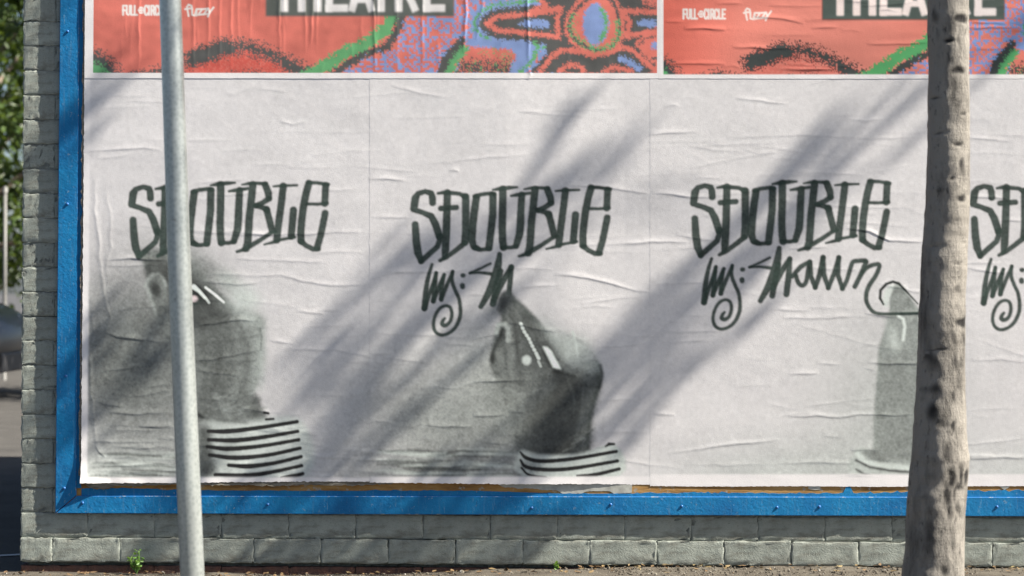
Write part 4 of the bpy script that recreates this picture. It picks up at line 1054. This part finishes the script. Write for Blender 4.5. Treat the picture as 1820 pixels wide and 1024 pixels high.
S1 = [(1.0, [(30, -20), (110, -20), (110, 12), (30, 25)]), (.7, [(42, 70), (75, 45), (78, 62), (42, 100)]), (1.0, [(104, 165), (142, 140), (142, 235), (104, 262)]), (.9, [(40, 250), (104, 240), (104, 320), (40, 305)]), (.6, [(104, 285), (140, 265), (140, 280), (104, 305)]),
      (.7, [(150, 205), (185, 175), (185, 190), (158, 220)]), (.8, [(104, 610), (140, 590), (140, 650), (104, 690)]), (.55, [(40, 690), (140, 650), (140, 840), (100, 860), (40, 820)]), (.5, [(165, 650), (250, 600), (250, 700), (200, 740), (165, 730)]),
      (1.0, [(225, 930), (245, 872), (330, 872), (310, 930)]), (.9, [(345, 925), (360, 872), (425, 872), (405, 925)]), (1.0, [(470, 925), (500, 868), (560, 868), (535, 925)]), (.9, [(562, 925), (590, 868), (650, 868), (630, 925)]), (.9, [(690, 925), (700, 868), (790, 868), (770, 925)]), (1.0, [(800, 925), (810, 868), (930, 868), (890, 925)]),
      (.6, [(190, 1030), (215, 965), (310, 960), (310, 1030)]), (1.1, [(385, 1040), (415, 955), (620, 945), (620, 1040)]), (1.1, [(620, 1040), (620, 950), (830, 945), (830, 1040)]), (1.0, [(830, 1040), (830, 950), (985, 945), (905, 1040)])]
LC, cen = sprays(S1, 4.3, rs, .045, 2.6)
fill = np.vstack([np.array(topc + Vector((rs.normal(0, .5), -.4 + rs.normal(0, .35), 1.9 + rs.normal(0, .5))))[None] + rs.normal(0, .16, (120, 3)) for q in range(16)])
keep(link("crown", leaves_mesh("crown", np.vstack([LC, fill]), .045, rs), M_LEAF), tree)
tubs = [tube([topc - Vector((0, 0, .05)), topc + Vector((.03, -.05, .6)), topc + Vector((0, -.2, 1.4)), topc + Vector((.02, -.3, 2.2))], [tr, tr * .85, tr * .55, .012], 14)]
for c in cen:
    a = topc + Vector((0, -.05, rs.uniform(.1, .9))); tubs.append(tube(limb_path(a, c, rs, .05), np.linspace(.012, .003, 7), 6))
keep(link("limb", tubes_mesh("limb", tubs), M_BARK), tree)

# a second street tree just outside the picture, whose shade lies across the posters
t2 = Vector((4.6, -2.75, float(gz(4.6))))
tree2 = thing("street_tree", "leafy street tree standing out of view, shading the white posters", "tree", t2)
S2 = [(.95, [(1086, 146), (1040, 172), (1000, 205), (968, 245), (1000, 240), (1040, 200), (1075, 165)]), (1.0, [(962, 215), (925, 265), (903, 305), (900, 330), (925, 325), (950, 290), (975, 250)]), (.6, [(1128, 240), (1085, 262), (1040, 310), (1075, 315), (1100, 285)]), (.5, [(1000, 305), (1030, 285), (1020, 330), (980, 335)]),
      (1.1, [(890, 335), (1010, 335), (1000, 380), (985, 420), (930, 450), (870, 445), (860, 420), (885, 380)]), (.6, [(1040, 325), (1090, 325), (1080, 360), (1040, 365)]), (.9, [(740, 445), (760, 415), (800, 395), (840, 410), (870, 450), (850, 480), (780, 500), (700, 500), (720, 465)]),
      (1.15, [(655, 455), (700, 470), (780, 500), (835, 500), (800, 545), (760, 575), (690, 650), (655, 690), (600, 740), (480, 745), (475, 670), (510, 600), (580, 560), (615, 500)]), (1.3, [(478, 745), (600, 740), (655, 700), (655, 855), (480, 855)]),
      (.75, [(845, 480), (905, 455), (900, 520), (860, 540), (830, 520)]), (1.0, [(885, 555), (860, 560), (800, 585), (765, 605), (700, 680), (665, 725), (665, 800), (695, 790), (740, 735), (790, 700), (838, 655), (870, 600)]), (.8, [(665, 790), (690, 795), (670, 850), (660, 850)]),
      (1.0, [(1545, 150), (1500, 175), (1430, 222), (1395, 245), (1370, 280), (1335, 320), (1480, 320), (1520, 280), (1570, 225), (1595, 185)]), (.9, [(1620, 165), (1600, 180), (1550, 235), (1570, 240), (1605, 200)]), (.6, [(1645, 230), (1620, 245), (1565, 300), (1580, 300), (1630, 255)]),
      (1.05, [(1325, 325), (1470, 325), (1450, 380), (1420, 430), (1390, 450), (1270, 450), (1285, 400)]), (1.15, [(1265, 420), (1310, 440), (1395, 450), (1375, 530), (1300, 560), (1180, 520), (1170, 505), (1230, 465)]),
      (1.5, [(1160, 515), (1250, 530), (1330, 545), (1285, 620), (1225, 670), (1190, 700), (1130, 780), (1060, 700), (1055, 600), (1090, 560)]), (.5, [(1330, 560), (1370, 545), (1300, 640), (1250, 680), (1240, 670)]),
      (1.4, [(1040, 640), (1075, 650), (1130, 780), (1095, 825), (1080, 855), (820, 855), (880, 815), (935, 765), (1000, 705)]), (.35, [(1765, 60), (1820, 20), (1820, 40), (1750, 115)]), (.3, [(1760, 115), (1790, 100), (1740, 150)])]
LC, cen = sprays(S2, 5.1, rs, .040, 1.0)
crown_c = Vector((4.6, -2.4, 7.2))
fill = np.vstack([np.array(crown_c + Vector((rs.normal(.4, .7), -.5 + rs.normal(0, .35), rs.normal(.3, .45))))[None] + rs.normal(0, .2, (130, 3)) for q in range(34)])
keep(link("crown", leaves_mesh("crown", np.vstack([LC, fill]), .045, rs), M_LEAF), tree2)
tp = [t2 + Vector((0, 0, -.05)), t2 + Vector((.02, 0, 1)), t2 + Vector((0, .03, 2.2)), t2 + Vector((-.05, .05, 3.4)), t2 + Vector((-.1, .1, 4.6)), t2 + Vector((-.1, .12, 6.0))]
me = tubes_mesh("trunk", [tube(tp, [.13, .10, .09, .08, .06, .02], 16)]); keep(link("trunk", me, M_BARK), tree2)
tubs = []
groups = [[c for c in cen if a0 <= c.x < a1] for a0, a1 in ((-9, 3.4), (3.4, 4.1), (4.1, 4.6), (4.6, 9))]
for G in groups:
    if not G: continue
    hub = sum(G, Vector()) / len(G) + Vector((.15, -.15, .25))
    a = t2 + Vector((-.08, .09, min(hub.z - t2.z + .5, 5.5))); tubs.append(tube(limb_path(a, hub, rs, .08), np.linspace(.026, .012, 7), 8))
    for c in G: tubs.append(tube(limb_path(hub, c, rs, .02), np.linspace(.009, .003, 7), 6))
keep(link("limb", tubes_mesh("limb", tubs), M_BARK), tree2)

# ------------------------------------------------------------------ weeds and grit at the wall's foot
M_WEED = leaf_mat("weed_leaf", (.07, .15, .03), (.12, .24, .045), (.20, .33, .07))
def weed(px, D, h, n, label, seed):
    r = np.random.default_rng(seed)
    x = float(uv_to_xz(px, 990, D)[0]); base = Vector((x, -D, float(gz(x)) + .002))
    w_ = thing("weed", label, "weed", base)
    tubs, C = [], []
    for q in range(n):
        tip = base + Vector((r.normal(0, .28 * h), r.normal(0, .22 * h) - .01, h * r.uniform(.5, 1.0))); tubs.append(tube(limb_path(base, tip, r, .02, 5), np.linspace(.0014, .0006, 5), 5))
        for t in np.linspace(.35, 1, 5): C.append(np.array(base.lerp(tip, t)) + r.normal(0, .0035, 3))
    keep(link("stem", tubes_mesh("stem", tubs), M_WEED), w_)
    keep(link("foliage", leaves_mesh("foliage", np.array(C), .017, r, -.6), M_WEED), w_)
weed(243, .035, .085, 11, "small green weed growing at the wall foot left of the pole", 1)
weed(990, .022, .022, 5, "tiny green weed at the wall foot under the second poster", 2)
def pebbles(n, seed):
    r = np.random.default_rng(seed)
    ico = bmesh.new(); bmesh.ops.create_icosphere(ico, subdivisions=1, radius=1.0); bv = np.array([v.co[:] for v in ico.verts]); bf = np.array([[v.index for v in f.verts] for f in ico.faces]); ico.free()
    x = r.uniform(-1.85, 3.2, n); y = -np.abs(r.normal(0, .28, n)) - .015
    s = r.gamma(1.6, .0009, n) + .0007
    V = bv[None] * s[:, None, None] * r.uniform(.6, 1.2, (n, 1, 3)) * (1 + r.normal(0, .12, (n, len(bv), 1))); V += np.stack([x, y, gz(x) + s * .3], -1)[:, None, :]
    F = bf[None] + (np.arange(n) * len(bv))[:, None, None]
    return mesh_np("gravel", V.reshape(-1, 3), F.reshape(-1, 3), False)
M_GRIT = Mat("grit"); M_GRIT.color(M_GRIT.ramp(M_GRIT.noise(60, 3), [(.3, (.05, .04, .03)), (.5, (.11, .095, .07)), (.62, (.19, .175, .14)), (.74, (.5, .48, .44))])); M_GRIT = M_GRIT.set(Roughness=.9)
kind(link("gravel", pebbles(7000, 4), M_GRIT), "stuff", "loose grit and pebbles along the foot of the wall")

def litter(n, seed):
    r = np.random.default_rng(seed); x = r.uniform(-1.8, 3.0, n); y = -.02 - np.abs(r.normal(0, .09, n)); C = np.stack([x, y, gz(x) + .006 + r.uniform(0, .006, n)], -1)
    me = leaves_mesh("leaf_litter", C, .026, r, 0.0); co = np.zeros(len(me.vertices) * 3, np.float32); me.vertices.foreach_get("co", co); co = co.reshape(-1, 3); base = np.repeat(C[:, 2], 6); co[:, 2] = base + (co[:, 2] - base) * .3; me.vertices.foreach_set("co", co.ravel()); me.update(); return me
M_DRY = Mat("dry_leaf"); M_DRY.color(M_DRY.ramp(M_DRY.noise(9, 3), [(.3, (.06, .035, .018)), (.5, (.14, .085, .035)), (.7, (.20, .16, .07))])); M_DRY = M_DRY.set(Roughness=.8)
kind(link("leaf_litter", litter(420, 8), M_DRY), "stuff", "dry fallen leaf scraps along the foot of the wall")

# ------------------------------------------------------------------ beyond the wall's corner: parked car, post, trees
car_z = float(gz(-6)) - .012
CAR_Y = 13.0
fx = float(uv_to_xz(34, 600, -CAR_Y)[0])      # the nose's right end
car = thing("parked_car", "dark grey hatchback parked beyond the wall's left corner", "car", (fx, CAR_Y, car_z))
prof = [(0, .34), (-.02, .58), (-.08, .72), (-.30, .84), (-.95, .97), (-1.55, 1.36), (-1.95, 1.46), (-2.9, 1.47), (-3.6, 1.36), (-4.0, 1.02), (-4.15, .92), (-4.2, .55), (-4.15, .30), (-3.72, .24), (-.5, .22)]
def car_body():
    bm = bmesh.new(); rows = []
    for wy, ins in ((-.86, .0), (-.80, .0), (0, 0), (.80, .0), (.86, .0)):
        row = []
        for (x, z) in prof:
            yk = wy * (1 - .24 * max(0, (z - .92) / .55)); e = abs(wy) > .82
            row.append(bm.verts.new((x * (1 - .01 * e) - .02 * e, yk, z - (.04 if e and z > .9 else 0) + (.05 if e and z < .3 else 0))))
        rows.append(row)
    n = len(prof)
    for a, b in zip(rows[:-1], rows[1:]):
        for q in range(n): bm.faces.new((a[q], a[(q + 1) % n], b[(q + 1) % n], b[q]))
    bm.faces.new(rows[0]); bm.faces.new(rows[-1][::-1])
    bmesh.ops.triangulate(bm, faces=[f for f in bm.faces if len(f.verts) > 4])
    return bm
M_CAR = Mat("silver_car_paint"); M_CAR.color((.035, .037, .04)); M_CAR.b.inputs["Coat Weight"].default_value = .25; M_CAR = M_CAR.set(Roughness=.45, Metallic=.3)
M_GLASS = Mat("dark_car_glass"); M_GLASS.color((.012, .015, .018)); M_GLASS = M_GLASS.set(Roughness=.06)
M_TYRE = simple("tyre_rubber", (.018, .018, .019), .85); M_RIM = simple("alloy_rim", (.42, .43, .44), .35, .8); M_LAMP = simple("headlamp", (.75, .76, .76), .15); M_TAIL = simple("tail_lamp", (.35, .02, .02), .25); M_BLACK = simple("black_plastic", (.02, .02, .022), .6)
bm_obj("body", car_body(), M_CAR, car, True)
def plate(name, P, mat, parent, thick=.012):
    bm = bmesh.new(); P = [Vector(p) for p in P]; nrm = (P[1] - P[0]).cross(P[2] - P[0]).normalized()
    f = [bm.verts.new(p + nrm * thick) for p in P]; b = [bm.verts.new(p - nrm * thick) for p in P]; bm.faces.new(f); bm.faces.new(b[::-1])
    for q in range(len(P)): bm.faces.new((f[q], b[q], b[(q + 1) % len(P)], f[(q + 1) % len(P)]))
    return bm_obj(name, bm, mat, parent)
yk = lambda y, z: y * (1 - .24 * max(0, (z - .92) / .55))
plate("windscreen", [(-1.0, -.70, 1.0), (-1.0, .70, 1.0), (-1.53, .60, 1.345), (-1.53, -.60, 1.345)], M_GLASS, car)
plate("rear_window", [(-3.98, .68, 1.06), (-3.98, -.68, 1.06), (-3.64, -.58, 1.33), (-3.64, .58, 1.33)], M_GLASS, car)
for s in (-1, 1):
    def sp(x, z): return (x, s * (abs(yk(.86, z)) - .004), z)
    plate("side_window", [sp(-1.22, 1.0), sp(-1.68, 1.34), sp(-2.35, 1.36), sp(-2.35, 1.0)], M_GLASS, car, .014)
    plate("side_window", [sp(-2.45, 1.0), sp(-2.45, 1.36), sp(-3.25, 1.32), sp(-3.55, 1.02)], M_GLASS, car, .014)
    plate("door_handle", [sp(-2.05, .88), sp(-2.05, .91), sp(-2.25, .91), sp(-2.25, .88)], M_BLACK, car, .02)
    plate("headlight", [(-.07, s * .50, .62), (-.10, s * .80, .62), (-.22, s * .80, .76), (-.12, s * .50, .74)], M_LAMP, car, .02)
    plate("tail_light", [(-4.18, s * .55, .80), (-4.17, s * .80, .80), (-4.13, s * .80, .96), (-4.15, s * .55, .96)], M_TAIL, car, .02)
    bm = bmesh.new(); box_bm(bm, -1.28, -1.12, s * .84 - .10 * (s < 0), s * .84 + .10 * (s > 0), .98, 1.09, .02); bm_obj("wing_mirror", bm, M_CAR, car)
    for wx in (-.82, -3.38):
        def ring(y0, y1, r0, r1, n=28):
            V, F = [], []
            for q in range(n):
                t = 2 * math.pi * q / n
                for (yv, r) in ((y0, r0), (y0, r1), (y1, r1), (y1, r0)): V.append((wx + r * math.cos(t), yv, .315 + r * math.sin(t)))
            for q in range(n):
                for m in range(4): F.append((q * 4 + m, q * 4 + (m + 1) % 4, ((q + 1) % n) * 4 + (m + 1) % 4, ((q + 1) % n) * 4 + m))
            return mesh_np("ring", np.array(V), np.array(F))
        wh = link("wheel", ring(s * .66, s * .875, .20, .315), M_TYRE, car); link("rim", ring(s * .78, s * .882, .03, .205), M_RIM, wh)
bm = bmesh.new(); box_bm(bm, -.06, .015, -.78, .78, .24, .42, .02); bm_obj("bumper", bm, M_BLACK, car)

lx = float(uv_to_xz(9, 400, -16.5)[0]); lz = float(gz(-6)) - .012
post = thing("lamp_post", "slim grey post standing beyond the parked car", "post", (lx, 16.5, lz))
M_POST = simple("pale_post", (.16, .16, .15), .5)
keep(link("shaft", tubes_mesh("shaft", [tube([Vector((lx, 16.5, lz - .05)), Vector((lx, 16.5, lz + 1)), Vector((lx, 16.5, lz + 2.05))], [.022, .02, .018], 14)]), M_POST), post)
keep(link("cap", tubes_mesh("cap", [tube([Vector((lx, 16.5, lz + 2.04)), Vector((lx, 16.5, lz + 2.09)), Vector((lx, 16.5, lz + 2.11))], [.026, .026, .012], 14)]), M_POST), post)
def far_tree(x, y, h, r, seed, label, low):
    rs_ = np.random.default_rng(seed); z0 = float(gz(x)) - .03
    t_ = thing("leafy_tree", label, "tree", (x, y, z0)); b = Vector((x, y, z0))
    tubs = [tube([b, b + Vector((.05, 0, h * .25)), b + Vector((-.05, .1, h * .55)), b + Vector((0, 0, h * .9))], [.19, .15, .10, .02], 12)]
    C = []
    for q in range(95):
        d = rs_.normal(0, 1, 3); d /= np.linalg.norm(d); k_ = rs_.uniform(.45, 1.0) ** .6
        c = np.array(b) + np.array([0, 0, (h + low) / 2]) + d * k_ * np.array([r, r, (h - low) / 2]); C.append(c[None] + rs_.normal(0, 1, (230, 3)) * np.array([.30, .30, .22]))
        if q % 4 == 0: tubs.append(tube(limb_path(b + Vector((0, 0, min(h * .8, max(.5, c[2] * .6)))), Vector(c), rs_, .02), np.linspace(.05, .01, 7), 6))
    keep(link("trunk", tubes_mesh("trunk", tubs), M_BARK2), t_); keep(link("crown", leaves_mesh("crown", np.vstack(C), .13, rs_), M_LEAF2), t_)
far_tree(-7.2, 21.5, 7.5, 2.7, 1, "dark leafy tree beyond the parked car at the left edge", .9)
far_tree(-9.5, 26.5, 8.5, 3.0, 2, "taller leafy tree behind the first one at the left edge", .4)
far_tree(-2.6, 12.3, 6.4, 1.9, 4, "unseen leafy tree added behind the building to shade the parked car", 2.6)  # added tree, hidden by the building, put in so its shade darkens the car
far_tree(-4.6, 29.0, 8.0, 3.0, 3, "leafy tree hidden mostly behind the wall's left corner", .4)
